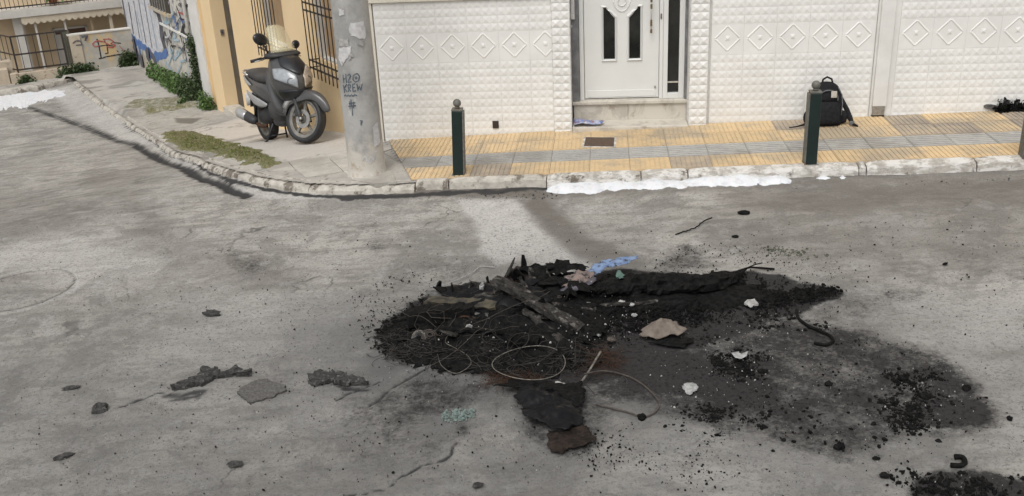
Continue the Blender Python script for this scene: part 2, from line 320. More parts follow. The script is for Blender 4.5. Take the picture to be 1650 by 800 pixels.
def roadmat():
    q = NT('road'); soot = q.attr('soot'); dust_neardark = q.attr('dust_neardark'); wet = q.attr('wet'); pale = q.attr('pale'); dk = q.attr('dark')
    n1 = q.noise(.9, 6, .6); n2 = q.noise(5, 6, .7); n3 = q.noise(38, 5, .75); n4 = q.noise(150, 3, .8); st = q.noise(2.2, 6, .7, q.stretch(1, 3.2, 1, (0, 0, .15)))
    b = q.mix(q.ramp(n1, .3, .7), (.40, .38, .345), (.25, .238, .218)); b = q.mix(q.ramp(st, .46, .60, 0, .7), b, (.20, .187, .166))
    pt = q.noise(1.7, 8, .72, None, .6); b = q.mix(q.ramp(pt, .52, .57, 0, .55), b, (.165, .156, .143)); b = q.mix(q.ramp(pt, .36, .42, .45, 0), b, (.47, .455, .42))
    vo = q.n('ShaderNodeTexVoronoi', feature='DISTANCE_TO_EDGE'); vo.inputs['Scale'].default_value = .9; nv = q.n('ShaderNodeTexNoise'); nv.inputs['Scale'].default_value = 3; nv.inputs['Detail'].default_value = 8; q.l(q.P(), nv.inputs['Vector']); va = q.n('ShaderNodeVectorMath', operation='MULTIPLY_ADD'); q.l(nv.outputs['Color'], va.inputs[0]); va.inputs[1].default_value = (.5, .5, 0); q.l(q.P(), va.inputs[2]); q.l(va.outputs[0], vo.inputs['Vector'])
    ck = q.math('MULTIPLY', q.ramp(vo.outputs['Distance'], .002, .009, 1, 0), q.ramp(q.noise(.8, 3), .52, .60)); b = q.mix(q.math('MULTIPLY', ck, .75), b, (.05, .048, .045)); b = q.mix(q.ramp(n2, .52, .66, 0, .6), b, (.42, .41, .39))
    b = q.mix(q.math('MULTIPLY', pale, q.ramp(n2, .25, .6, .5, 1)), b, (.50, .485, .46))
    b = q.mix(q.math('MULTIPLY', wet, q.ramp(st, .2, .7, .75, 1)), b, (.115, .10, .085))
    b = q.mix(q.ramp(n3, .52, .62, 0, .6), b, (.13, .123, .113)); b = q.mix(q.ramp(n4, .55, .66, 0, .4), b, (.52, .50, .46)); b = q.mix(q.ramp(q.noise(75, 3, .6), .60, .67, 0, .7), b, (.09, .087, .082)); b = q.mix(q.ramp(q.noise(22, 6, .85), .55, .66, 0, .5), b, (.10, .096, .09))
    b = q.mix(q.math('MULTIPLY', dust_neardark, q.ramp(q.math('ADD', q.math('MULTIPLY', n1, .5), q.math('MULTIPLY', n2, .5)), .3, .65, .55, 1)), b, (.088, .088, .088))
    b = q.mix(q.ramp(q.math('ADD', dk, q.math('MULTIPLY', q.math('SUBTRACT', n2, .5), .5)), .12, .7), b, (.035, .034, .034))
    e = q.math('ADD', soot, q.math('MULTIPLY', q.math('SUBTRACT', q.math('ADD', q.math('MULTIPLY', q.noise(2.6, 6, .7), .35), q.math('ADD', q.math('MULTIPLY', q.noise(9, 7, .8), .35), q.math('MULTIPLY', q.noise(34, 5, .8), .3))), .5), q.ramp(soot, .02, .3, 0, 3.2)))
    sf = q.ramp(e, .10, .80, 0, 1); film = q.mix(q.ramp(n3, .45, .66), (.034, .032, .032), (.012, .0115, .0115)); film = q.mix(q.ramp(n4, .62, .78, 0, .35), film, (.12, .12, .12))
    b = q.mix(q.math('MULTIPLY', sf, .97), b, film)
    q.col(b); q.l(q.ramp(wet, 0, 1, .88, .62), q.b.inputs['Roughness']); q.l(q.ramp(sf, 0, 1, .35, .12), q.b.inputs['Specular IOR Level'])
    h = q.math('ADD', q.math('MULTIPLY', n3, .8), q.math('MULTIPLY', n4, .45)); q.bump(h, .7, .014); return q.m
M['road'] = roadmat()
def pavmat():
    q = NT('pavement'); moss = q.attr('moss'); pale = q.attr('pale'); dk = q.attr('dark'); n = q.noise(3, 6, .7)
    b = q.mix(q.ramp(n, .35, .65), (.40, .375, .335), (.31, .295, .27)); b = q.mix(q.math('MULTIPLY', pale, q.ramp(n, .3, .6, .6, 1)), b, (.47, .44, .40))
    b = q.mix(q.ramp(q.noise(40, 5, .7), .52, .72, 0, .5), b, (.13, .12, .105)); b = q.mix(dk, b, (.10, .09, .075))
    e = q.math('ADD', moss, q.math('MULTIPLY', q.math('SUBTRACT', q.noise(9, 6, .75), .5), 1.1)); b = q.mix(q.ramp(e, .42, .7), b, q.mix(q.ramp(q.noise(30, 4), .4, .6), (.09, .105, .032), (.18, .155, .09)))
    q.col(b); q.rough(.88); q.bump(q.noise(40, 5), .5, .01); return q.m
M['pavement'] = pavmat()
M['floor_dark'] = mk('floor_dark', (.12, .11, .10), (.16, .15, .14), 4, .9)
# ================================================================== ROADWAY
def axis(*segs):
    out = [segs[0][0]]
    for a, b, st in segs: n = max(1, int(round((b - a) / st))); out += [a + (b - a) * (i + 1) / n for i in range(n)]
    return np.array(out)
XA = axis((-70, -17, 4), (-17, -6, .09), (-6, 6.4, .022), (6.4, 12, .3), (12, 70, 4))
YA = axis((-20, 3.4, 1.2), (3.4, 9.8, .024), (9.8, 12, .06), (12, 26, .12), (26, 32, .5), (32, 90, 5))
GX, GY = np.meshgrid(XA, YA); nx, ny = len(XA), len(YA)
BODY = (GX > -17) & (GX < 7.5) & (GY > 3.3) & (GY < 27)
def area(px_poly, soft=.08, warp=.12, seed=1, inset=0):
    P = gpoly(px_poly); out = np.zeros(GX.shape); lo = P.min(0) - .6; hi = P.max(0) + .6
    mk_ = (GX > lo[0]) & (GX < hi[0]) & (GY > lo[1]) & (GY < hi[1])
    x, y = GX[mk_], GY[mk_]; d = sdist(x, y, P) + (fbm(x, y, 3.5, 5, seed) - .5) * 2 * warp
    out[mk_] = sm(-soft, soft, d - inset); return out
def lined(px_line, w, seed=3, wob=.02):
    P = gpoly(px_line); out = np.zeros(GX.shape); lo = P.min(0) - .5; hi = P.max(0) + .5
    mk_ = (GX > lo[0]) & (GX < hi[0]) & (GY > lo[1]) & (GY < hi[1]); x, y = GX[mk_], GY[mk_]
    d = np.abs(ldist(x + (fbm(x, y, 9, 4, seed) - .5) * wob * 3, y + (fbm(x, y, 9, 4, seed + 5) - .5) * wob * 3, P)); out[mk_] = np.exp(-(d / w) ** 2); return out
soot = np.zeros(GX.shape); wet = soot.copy(); pale = soot.copy(); dark = soot.copy()
def add(A, B, k): return np.maximum(A, B * k)
soot = add(soot, area([(605, 535), (640, 500), (690, 470), (800, 447), (900, 442), (1010, 438), (1130, 440), (1210, 435), (1330, 463), (1358, 470), (1280, 505), (1240, 520), (1130, 560), (1060, 560), (1000, 605), (930, 625), (800, 605), (700, 598), (640, 570)], .06, .10), 1.)
soot = add(soot, area([(960, 560), (1100, 500), (1250, 500), (1340, 520), (1420, 550), (1500, 572), (1580, 620), (1605, 660), (1590, 690), (1500, 705), (1400, 740), (1300, 740), (1200, 705), (1110, 685), (1050, 660), (960, 640)], .12, .16, 4), .63)
soot = add(soot, area([(980, 575), (1100, 560), (1200, 590), (1290, 640), (1260, 660), (1150, 650), (1000, 620)], .10, .08, 6), .95)
soot = add(soot, area([(1470, 640), (1590, 635), (1602, 680), (1545, 697), (1450, 690), (1400, 670)], .07, .07, 8), .80)
soot = add(soot, area([(1290, 655), (1400, 690), (1420, 735), (1320, 735), (1250, 700)], .12, .1, 9), .66)
soot = add(soot, area([(1480, 772), (1560, 757), (1640, 772), (1750, 790), (1750, 860), (1460, 860)], .07, .08, 10), 1.)
soot = add(soot, area([(560, 640), (690, 590), (820, 615), (800, 650), (690, 680), (640, 715), (560, 710), (520, 680)], .2, .2, 12), .46)
soot = add(soot, area([(560, 690), (760, 690), (720, 760), (600, 780), (500, 760)], .3, .25, 121), .26)
soot = add(soot, area([(1020, 690), (1200, 700), (1150, 760), (1010, 745)], .25, .2, 122), .26)
soot = add(soot, area([(1500, 385), (1650, 400), (1650, 470), (1450, 440)], .3, .2, 123), .2)
soot = add(soot, area([(1090, 390), (1115, 388), (1140, 412), (1180, 432), (1060, 436), (1085, 410)], .14, .14, 13), .42)
soot = add(soot, area([(820, 620), (900, 625), (980, 600), (990, 660), (960, 730), (900, 740), (850, 700)], .10, .06, 14), .55)
soot = add(soot, area([(580, 350), (625, 355), (620, 410), (590, 400)], .2, .14, 15), .36)
soot = add(soot, area([(330, 395), (410, 400), (455, 440), (400, 445), (350, 425)], .2, .14, 16), .42)
soot = add(soot, area([(1230, 450), (1340, 450), (1500, 470), (1420, 520), (1300, 540)], .25, .14, 18), .30)
soot = add(soot, area([(620, 430), (700, 410), (800, 420), (760, 450), (660, 480)], .15, .12, 19), .24)
soot = add(soot, area([(730, 675), (755, 672), (770, 700), (735, 705)], .05, .05, 20), .5)
wet = add(wet, area([(838, 322), (880, 318), (915, 350), (960, 385), (1050, 425), (990, 437), (930, 420), (890, 385), (858, 352)], .07, .06, 21), .85)
wet = add(wet, area([(1150, 310), (1650, 280), (1800, 275), (1800, 345), (1600, 330), (1400, 350), (1200, 340)], .3, .2, 22), .80)
wet = add(wet, area([(1080, 330), (1300, 320), (1700, 320), (1700, 430), (1500, 420), (1250, 430)], .3, .25, 222), .42)
wet = add(wet, area([(560, 300), (700, 303), (870, 296), (890, 318), (700, 318), (560, 316)], .05, .06, 23), .95)
dark = add(dark, lined([(560, 319), (640, 317), (700, 314), (800, 309), (875, 304)], .06, 91, .04), .95)
dark = add(dark, lined([(200, 201), (230, 219), (262, 240), (300, 260), (337, 280), (380, 296), (440, 309), (480, 315), (560, 319)], .04, 93, .03), .9)
wet = add(wet, area([(150, 268), (230, 325), (300, 385), (470, 450), (420, 462), (250, 400), (130, 300)], .25, .2, 94), .5)
wet = add(wet, area([(-60, 300), (120, 320), (250, 345), (100, 350), (-60, 340)], .2, .2, 95), .35)
pale = add(pale, area([(-60, 400), (150, 380), (330, 400), (200, 450), (-60, 440)], .3, .3, 96), .5)
pale = add(pale, area([(300, 470), (560, 480), (560, 580), (250, 580)], .35, .35, 97), .45)
pale = add(pale, area([(1400, 470), (1700, 470), (1700, 560), (1500, 560)], .3, .3, 98), .5)
dark = add(dark, lined([(1290, 290), (1400, 285), (1560, 279), (1650, 276)], .02, 92, .03), .5)
wet = add(wet, area([(840, 298), (900, 305), (1290, 294), (1400, 282), (1650, 272), (1650, 282), (1400, 297), (1100, 315), (860, 322)], .06, .05, 24), .60)
wet = add(wet, area([(-60, 345), (70, 335), (170, 350), (120, 375), (-60, 392)], .15, .12, 25), .35)
wet = add(wet, area([(215, 340), (250, 338), (285, 375), (258, 392), (235, 375)], .05, .03, 26), .40)
wet = add(wet, area([(150, 280), (230, 270), (250, 295), (180, 305)], .15, .12, 27), .30)
wet = add(wet, area([(1180, 400), (1350, 395), (1500, 420), (1300, 435)], .2, .15, 28), .22)
wet = add(wet, area([(540, 680), (700, 660), (640, 780), (420, 800), (380, 740)], .3, .2, 30), .22)
pale = add(pale, area([(735, 322), (832, 320), (885, 375), (955, 410), (965, 436), (880, 443), (850, 415), (800, 430), (772, 405), (762, 350)], .05, .06, 31), 1.)
pale = add(pale, area([(70, 145), (115, 140), (240, 205), (300, 255), (230, 235), (120, 185)], .08, .05, 32), .7)
pale = add(pale, area([(230, 205), (330, 262), (450, 308), (560, 318), (560, 322), (400, 318), (290, 270)], .05, .04, 33), .85)
pale = add(pale, lined([(195, 345), (250, 338)], .03), .8); pale = add(pale, lined([(112, 344), (145, 341)], .03), .8)
pale = add(pale, area([(480, 640), (580, 655), (560, 700), (480, 690)], .08, .08, 35), .5)
pale = add(pale, lined([(1490, 690), (1525, 687), (1545, 693)], .02, 3, .03), .9); pale = add(pale, area([(1380, 680), (1440, 668), (1460, 695), (1400, 700)], .06, .08, 36), .6)
pale = add(pale, area([(1120, 700), (1260, 720), (1500, 790), (1100, 790), (1000, 740)], .3, .2, 38), .35)
pale = add(pale, area([(1560, 580), (1750, 560), (1750, 760), (1640, 740), (1625, 650)], .2, .15, 39), .45)
pale = add(pale, area([(1400, 350), (1480, 345), (1520, 385), (1420, 375)], .1, .15, 40), .3)
EDGE = [(40, 172), (56, 175), (112, 195), (161, 214), (210, 231), (262, 259), (319, 285), (375, 309), (400, 316)]
dark = add(dark, lined(EDGE, .075, 5, .035), .85)  # asphalt edge line, with its step shadow put into the colour
CR = [[(560, 797), (628, 785), (655, 765), (685, 748), (720, 736), (745, 710)], [(590, 655), (640, 618), (690, 590)], [(195, 652), (240, 637), (275, 632)], [(545, 640), (610, 612)], [(500, 612), (540, 618), (590, 624)]]
for k, c in enumerate(CR): dark = add(dark, lined(c, [.010, .014, .012, .012, .02][k], 40 + k, .03), .8)
dark = add(dark, lined([(270, 633), (300, 634), (330, 627), (318, 640), (285, 641)], .035, 50, .03), .62)
mc = gp(33, 466); R_ = np.hypot(*(gp(117, 456)[:2] - mc[:2])); dm = np.hypot(GX - mc[0], GY - mc[1])
dark = add(dark, np.exp(-((dm - R_) / .014) ** 2), .55); dark = add(dark, ((dm < R_) * fbm(GX, GY, 14, 3, 77) ** 2), .35)
pale = add(pale, np.exp(-((dm - R_ - .06) / .03) ** 2), .5)
wr = gp(52, 300)[:2]; dw = np.abs(np.abs(GX - wr[0]) * 1.0 + np.abs(GY - wr[1]) * .8 - .16); pale = add(pale, np.exp(-(dw / .02) ** 2), .0)
mh = gp(1055 + 415, 430)[:2]; de = np.hypot((GX - mh[0]) / 1.0, (GY - mh[1]) / 1.0); wet = add(wet, np.exp(-((de - .13) / .035) ** 2), .6)
hpc = gp(860, 530)[:2]
dust_neardark = np.clip(.75 * np.exp(-(np.hypot(GX - hpc[0], (GY - hpc[1]) * 1.3) / 1.7) ** 2) + .50 * sm(7.4, 5.0, GY + .12 * GX + (fbm(GX, GY, 1.1, 4, 88) - .5) * 1.2) * sm(9, 5, np.abs(GX)), 0, .85)  # soot dust round the heap, plus a darkening towards the near road
relief = (fbm(GX, GY, 1.3, 3, 60) - .5) * .03 + (fbm(GX, GY, 11, 4, 61) - .5) * .010 + (fbm(GX, GY, 34, 3, 62) - .5) * .008
relief *= np.where(BODY, 1, .3)
relief -= .035 * lined(EDGE, .05, 5, .03)
relief += .050 * lined([(118, 129.5), (170, 170), (200, 190), (230, 210), (262, 230), (295, 246), (337, 262), (380, 275), (416, 286), (460, 295), (500, 300), (560, 303), (620, 302), (668, 299), (760, 295), (850, 292)], .27, 99, 0)
relief += .028 * sm(.2, 1.2, GX) * sm(8.2, 8.8, GY) * (GX < 8)
for k, c in enumerate(CR): relief -= .012 * lined(c, .014, 40 + k, .03)
relief -= .008 * np.exp(-((dm - R_) / .016) ** 2)
GZ = zr(GX, GY) + relief - .006
verts = np.stack([GX, GY, GZ], -1).reshape(-1, 3).astype(np.float32)
i0 = (np.arange(ny - 1)[:, None] * nx + np.arange(nx - 1)[None]).reshape(-1)
fc = np.stack([i0, i0 + 1, i0 + nx + 1, i0 + nx], 1).astype(np.int32)
me = bpy.data.meshes.new('road'); me.vertices.add(len(verts)); me.vertices.foreach_set('co', verts.reshape(-1))
me.loops.add(fc.size); me.loops.foreach_set('vertex_index', fc.reshape(-1)); me.polygons.add(len(fc)); me.polygons.foreach_set('loop_start', np.arange(0, fc.size, 4, dtype=np.int32))
me.polygons.foreach_set('use_smooth', np.ones(len(fc), bool)); me.update()
def setattr_(me, name, arr): a = me.attributes.new(name, 'FLOAT', 'POINT'); a.data.foreach_set('value', np.ascontiguousarray(arr.reshape(-1), dtype=np.float32))
for nme, A in (('soot', soot), ('dust_neardark', dust_neardark), ('wet', wet), ('pale', pale), ('dark', dark)): setattr_(me, nme, A)
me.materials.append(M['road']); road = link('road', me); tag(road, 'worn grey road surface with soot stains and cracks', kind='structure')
_zi = lambda x, y: None
def gz(x, y):                                    # level of the finished road mesh (nearest vertex)
    i = min(max(int(np.searchsorted(XA, x)), 1), nx - 1); j = min(max(int(np.searchsorted(YA, y)), 1), ny - 1); return float(GZ[j, i])
# ================================================================== TILED PAVEMENT in front of the white house
PH = .12
tf = WFR[1]; nf = WFR[2]
def wmap(s, d, h): p = WFR[0] + tf * s + nf * d; return (p[0], p[1], float(.024 * (min(max(p[0], -9), 9) + 1.42)) - .0 + PH + h + float(np.interp((p[0] - CO[0]) * -.5 + (p[1] - CO[1]) * .866, HQ[:, 0], HQ[:, 1])))
b = MB(); 

for i in range(60):
    for j in range(12): b.box(i * .2 - .1, i * .2 + .1, -1.62 + j * .185, -1.62 + (j + 1) * .185, -.3, -.010)
PAVB = b
CUT = [(0.0, .12), (.62, -1.62)]                  # slanting joint where the tiles stop beside the pole
def clipmesh(name, mb, mat, parent, cut=True, cl=None):
    me = mesh(name, mb, mat)
    if cut:
        bm = bmesh.new(); bm.from_mesh(me); a, c = CUT; e = Vector((c[0] - a[0], c[1] - a[1], 0)); nrm = Vector((-e.y, e.x, 0)).normalized()
        bmesh.ops.bisect_plane(bm, geom=bm.verts[:] + bm.edges[:] + bm.faces[:], plane_co=(a[0], a[1], 0), plane_no=nrm, clear_inner=False, clear_outer=False)
        keep = nrm if nrm.x > 0 else -nrm
        dl = [f for f in bm.faces if (f.calc_center_median() - Vector((a[0], a[1], 0))).dot(keep) < 0.004]
        bmesh.ops.delete(bm, geom=dl, context='FACES'); bmesh.ops.delete(bm, geom=[v for v in bm.verts if not v.link_faces], context='VERTS')
        bm.to_mesh(me); bm.free()
        if not me.polygons: return None
    for v in me.vertices: v.co = wmap(*v.co)
    return link(name, me, parent)
pav = clipmesh('tiled_pavement', PAVB, M['joint'], None, True); tag(pav, 'ribbed yellow and grey tiled pavement', kind='structure')
rows = [(-1.6, -1.2, 'y'), (-1.2, -.8, 'g'), (-.8, -.4, 'y'), (-.4, 0., 'y')]
COV = gp(965, 229, .12)
for i in range(26):
    for (d0, d1, k) in rows:
        s0 = i * .4; s1 = s0 + .4; g = .0025
        jz = random.uniform(-.0015, .0015)
        b = MB(); b.box(s0 + g, s1 - g, d0 + g, d1 - g, -.03, -.004 + jz)
        if k == 'y':
            for r in range(8): x = s0 + .012 + r * .048; b.box(x, x + .036, d0 + .01, d1 - .01, -.0045, .0015 + jz)
        else:
            for r in range(6): y = d0 + .012 + r * .064; b.box(s0 + .01, s1 - .01, y, y + .05, -.0045, .001 + jz)
        a = CUT[0][0]; lim = .62 * (.12 - d0) / 1.74
        if s1 < .62 * (.12 - d1) / 1.74: continue
        clipmesh('tile', b, (M['tile_dirty'] if (s0 > 5.5 and d0 > -.9 and random.random() < .75) or random.random() < .06 else M['tile_yellow']) if k == 'y' else M['tile_grey'], pav, cut=s0 < .7)
# kerb stones, worn and flaking
def kerbstone(p0, p1, q0, q1, parent, top=.004, seed=0, name='kerb_stone', hgt=.16, mat=None):
    # p = inner (pavement) edge, q = outer (road) edge at both ends
    b = MB(); n = 10; R = random.Random(seed); secs = []
    for i in range(n + 1):
        k = i / n; a = p0 + (p1 - p0) * k; c = q0 + (q1 - q0) * k; e = .014 if i in (0, n) else 0
        ch = [R.uniform(0, .012) for _ in range(3)]
        za = float(zr(*a)) + PH + top - e; zc = float(zr(*c)) + PH + top - .008 - e - ch[0]
        dirn = (c - a) / (np.linalg.norm(c - a) + 1e-9)
        secs.append([(a[0], a[1], za - hgt - .05), (a[0], a[1], za), (*(c - dirn * .022), zc), (*(c + dirn * (0 - ch[1])), zc - .022 - ch[2]), (*(c + dirn * .012), float(zr(*c)) - .05)])
    b.loft(secs); return obj(name, b, mat or M['kerb'], parent)
ks = [-.0]; s = .66; edges_s = [.66, 1.0, 1.98, 2.9, 3.35, 4.95, 5.02, 6.02, 7.0, 8.0, 9.0, 10.0]
for i, (a, c) in enumerate(zip(edges_s[:-1], edges_s[1:])):
    f = lambda s, d: np.array(wmap(s, d, 0)[:2])
    kd = .07 if c < 2 else .115
    kerbstone(f(a + .006, -1.605), f(c - .006, -1.605), f(a + .006, -1.605 - kd), f(c - .006, -1.605 - kd), pav, seed=i, top=.002 if c < 2 else .004, mat=M['kerb_worn'] if c < 2 else None)
# ================================================================== SIDE PAVEMENT (round the pole and down the side street)
KT = [(-70, 159), (0, 147), (60, 137.5), (106, 128), (118, 129.5), (170, 170), (200, 190), (230, 210), (262, 230), (295, 246), (337, 262), (380, 275), (416, 284), (460, 291), (500, 295), (560, 297), (620, 296), (668, 294)]
KW = [gp(a, c, .11)[:2] for a, c in KT]
WA = lambda u, v=0.: np.array([CO[0] - .5 * u - .866 * v, CO[1] + .866 * u - .5 * v])
poly = KW + [np.array(wmap(.72, -1.6, 0)[:2]), np.array(wmap(.05, .2, 0)[:2]), WA(0, -.3), WA(15.2, -.3), np.array(tow(LFR, -6.5, .3, 0)[:2])]
SX, SY = np.meshgrid(np.arange(-14.9, -.4, .028), np.arange(9.0, 27, .03))
def bandm(SX, SY, pp, soft=.05, warp=.06, seed=1): P = gpoly(pp, .11); return sm(-soft, soft, sdist(SX, SY, P) + (fbm(SX, SY, 5, 5, seed) - .5) * 2 * warp)
ins = sdist(SX, SY, poly) > -.01
u_ = (SX - CO[0]) * -.5 + (SY - CO[1]) * .866; v_ = -((SX - CO[0]) * .866 + (SY - CO[1]) * .5)
MOSS = [(262, 216), (300, 212), (350, 226), (400, 243), (450, 262), (430, 274), (380, 262), (320, 246), (275, 230)]
mossm = bandm(SX, SY, MOSS, .06, .14, 3)
moss2 = bandm(SX, SY, [(205, 188), (320, 168), (350, 180), (352, 206), (300, 212), (262, 214), (230, 205)], .12, .12, 5) * .42
moss3 = bandm(SX, SY, [(195, 180), (215, 165), (330, 158), (320, 172), (240, 184)], .08, .1, 6) * .6
drv = bandm(SX, SY, [(300, 212), (352, 200), (395, 186), (560, 205), (600, 230), (560, 255), (470, 262), (400, 243)], .05, .05, 8)
palem = np.maximum(drv, bandm(SX, SY, [(130, 125), (220, 118), (290, 150), (240, 184), (190, 168)], .1, .15, 9) * .35)
darkm = np.maximum(bandm(SX, SY, [(180, 118), (225, 116), (235, 132), (190, 140)], .2, .2, 11) * .35, bandm(SX, SY, [(280, 190), (325, 190), (310, 200), (285, 198)], .03, .03, 12) * .8)
wx, wy = np.array(wmap(.0, 0, 0)[:2]), 0
jl = np.zeros(SX.shape)
for a_, c_ in [((460, 262), (600, 236)), ((420, 276), (600, 252)), ((460, 258), (464, 292)), ((513, 250), (528, 292)), ((620, 226), (645, 262)), ((395, 275), (560, 268)), ((213, 190), (318, 170)), ((600, 236), (646, 262))]:
    P = gpoly([a_, c_], .11); jl = np.maximum(jl, np.exp(-(ldist(SX, SY, P) / .009) ** 2))
darkm = np.maximum(darkm, jl * .75); darkm = np.maximum(darkm, .5 * sm(.56, .68, fbm(SX, SY, 1.6, 5, 79)) * (u_ > 1)); cr_ = np.abs(fbm(SX, SY, 1.1, 5, 81) - .5); darkm = np.maximum(darkm, .8 * np.exp(-(cr_ / .004) ** 2) * (u_ > 3))
SZ = zr(SX, SY) + PH - .016 + (fbm(SX, SY, 2, 4, 70) - .5) * .03 * sm(.5, 2, u_) + (fbm(SX, SY, 20, 3, 71) - .5) * .006
SZ += .07 * sm(-.02, .02, sdist(SX, SY, gpoly([(205, 188), (318, 169), (345, 160), (230, 95), (60, 100), (100, 125)], .11))) * 1.0
SZ += mossm * (.02 + .035 * fbm(SX, SY, 25, 3, 73)) - jl * .006 + drv * .012
idx = -np.ones(SX.shape, int)
cell = ins[:-1, :-1] & ins[1:, :-1] & ins[:-1, 1:] & ins[1:, 1:]
use = np.zeros(SX.shape, bool)
for a_ in (0, 1):
    for c_ in (0, 1): use[a_:use.shape[0] - 1 + a_, c_:use.shape[1] - 1 + c_] |= cell
idx[use] = np.arange(use.sum())
fc = np.stack([idx[:-1, :-1][cell], idx[:-1, 1:][cell], idx[1:, 1:][cell], idx[1:, :-1][cell]], 1)
me = bpy.data.meshes.new('side_pavement'); me.from_pydata(np.stack([SX[use], SY[use], SZ[use]], 1).tolist(), [], fc.tolist())
for nme, A in (('moss', np.clip(np.maximum(np.maximum(mossm * 1.3, moss2), moss3), 0, 1)), ('pale', palem), ('dark', darkm)): setattr_(me, nme, A[use])
me.polygons.foreach_set('use_smooth', [True] * len(me.polygons)); me.materials.append(M['pavement'])
spav = link('side_pavement', me); tag(spav, kind='structure')
def sz(x, y): i = min(max(int((x + 14.9) / .028), 0), SX.shape[1] - 1); j = min(max(int((y - 9.0) / .03), 0), SX.shape[0] - 1); return float(SZ[j, i])
# kerb stones following the curve
KWd = [np.array(p) for p in KW[4:]]; KF0 = [np.array(p) for p in KW[:4]]; KF0[3] = KF0[3] + (KF0[3] - KF0[2]) / np.linalg.norm(KF0[3] - KF0[2]) * .22
for i_ in range(3):
    a_, c_ = KF0[i_], KF0[i_ + 1]; nn_ = np.array([c_[1] - a_[1], a_[0] - c_[0]]); nn_ /= np.linalg.norm(nn_); nn_ = nn_ if nn_[1] < 0 else -nn_
    kerbstone(a_ - nn_ * .1, c_ - nn_ * .1, a_ + nn_ * .05, c_ + nn_ * .05, spav, top=.002, seed=300 + i_, mat=M['kerb_worn'])
L = [0.]
for a_, c_ in zip(KWd[:-1], KWd[1:]): L.append(L[-1] + float(np.linalg.norm(c_ - a_)))
def kat(l):
    x = np.interp(l, L, [p[0] for p in KWd]); y = np.interp(l, L, [p[1] for p in KWd]); return np.array([x, y])
def kn(l): e = kat(min(l + .15, L[-1])) - kat(max(l - .15, 0)); e /= np.linalg.norm(e); return np.array([e[1], -e[0]])
def kerbcurve(l0, l1, seed):
    b = MB(); n = max(6, int((l1 - l0) / .07)); R = random.Random(seed); secs = []
    for i in range(n + 1):
        l = l0 + (l1 - l0) * i / n; p = kat(l); na = kn(l)
        if na @ np.array([-.5, -.8]) < 0: na = -na
        a = p - na * .09; c = p + na * .04; e = .012 if i in (0, n) else 0; ch = [R.uniform(0, .008) + .06 * max(0, float(fbm(np.array(p[0]), np.array(p[1]), 4, 3, 5)) - .5) * 2 for _ in range(3)]
        za = float(zr(*a)) + PH - .010 - e; zc = float(zr(*c)) + PH - .038 - e - ch[0]; rz_ = float(zr(*c))
        secs.append([(a[0], a[1], za - .2), (a[0], a[1], za), (*(c - na * .03), zc), (*(c + na * (.005 - ch[1])), zc - .028 - ch[2]), (*(c + na * .02), rz_ - .05)])
    b.loft(secs); obj('kerb_stone', b, M['kerb_worn'], spav, smooth=False)
l = 0.; i = 0
while l < L[-1] - .05:
    st_ = min(random.uniform(.9, 1.25), L[-1] - l)
    if L[-1] - l - st_ < .3: st_ = L[-1] - l
    kerbcurve(l + .004, l + st_ - .004, 100 + i); l += st_; i += 1
# big pale flagstones round the pole
A0 = gp(460, 262, .11)[:2]; A1 = gp(600, 236, .11)[:2]; e1 = (A1 - A0) / np.linalg.norm(A1 - A0); e2 = np.array([e1[1], -e1[0]])
if e2[1] > 0: e2 = -e2
REG = gpoly([(430, 274), (470, 284), (520, 290), (600, 296), (660, 292), (655, 283), (621, 227), (600, 236), (460, 262)], .11)
for i in range(-3, 8):
    for j in range(0, 5):
        o_ = A0 + e1 * (i * .42 + .03) + e2 * (j * .40 + .01); cs = [o_, o_ + e1 * .412, o_ + e1 * .412 + e2 * .392, o_ + e2 * .392]
        sd_ = sdist(np.array([c[0] for c in cs] + [np.mean([c[0] for c in cs])]), np.array([c[1] for c in cs] + [np.mean([c[1] for c in cs])]), REG)
        if sd_[4] < .02: continue
        # clip the stone to the region by pulling corners that fall outside towards the centre
        cc = np.mean(cs, 0); cs2 = []
        for c_, d_ in zip(cs, sd_[:4]):
            k = 1.0
            while k > .15 and float(sdist(np.array([cc[0] + (c_[0] - cc[0]) * k]), np.array([cc[1] + (c_[1] - cc[1]) * k]), REG)[0]) < -.02: k -= .04
            cs2.append(cc + (c_ - cc) * k)
        jz = random.uniform(-.002, .002); b = MB(); b.add([(c[0], c[1], float(zr(*c)) + PH - .05) for c in cs2] + [(c[0], c[1], float(zr(*c)) + PH - .001 + jz) for c in cs2], [(0, 1, 2, 3), (7, 6, 5, 4), (0, 4, 5, 1), (1, 5, 6, 2), (2, 6, 7, 3), (3, 7, 4, 0)])
        obj('flagstone', b, M['tile_plain'], spav, bevel=.004)
# ================================================================== WHITE HOUSE
def house(name, fr, rz, label): return thing(name, label, 'house', tuple(fr[0]), math.radians(rz))
wh = house('white_house', WFR, -6, 'white house clad in embossed square tiles with white front door and marble step')
PQ = .0855; Z0, ZB, ZT = .973 - 12 * .0855, .973, 1.305
def W_(name, b, mat, smooth=False, bevel=0, label=None, parent=None): return obj(name, b, mat, parent or wh, smooth, bevel, label=label)
b = MB(); b.box(0, 1.985, .02, .5, -.2, 1.66).box(3.69, 12, .02, .5, -.2, 1.66).box(2.0, 2.185, .02, .5, -.2, 2.7).box(3.48, 3.69, .02, .5, -.2, 2.7)
W_('wall', b, M['white_wall'])
b = MB(); b.box(-.075, 1.985, .03, .5, 1.66, 3.4).box(3.69, 12, .03, .5, 1.66, 3.4).box(2.0, 3.69, .03, .5, 2.7, 3.4).box(-.075, 12, .5, 5, -.5, 3.4)
W_('upper_wall', b, M['ochre'])
W_('corner_trim', MB().box(-.085, -.004, -.012, .06, -.1, 1.66), M['cream'], bevel=.004)
W_('moulding', MB().box(-.085, 1.985, -.03, .04, 1.652, 1.70), M['cream'], bevel=.006)
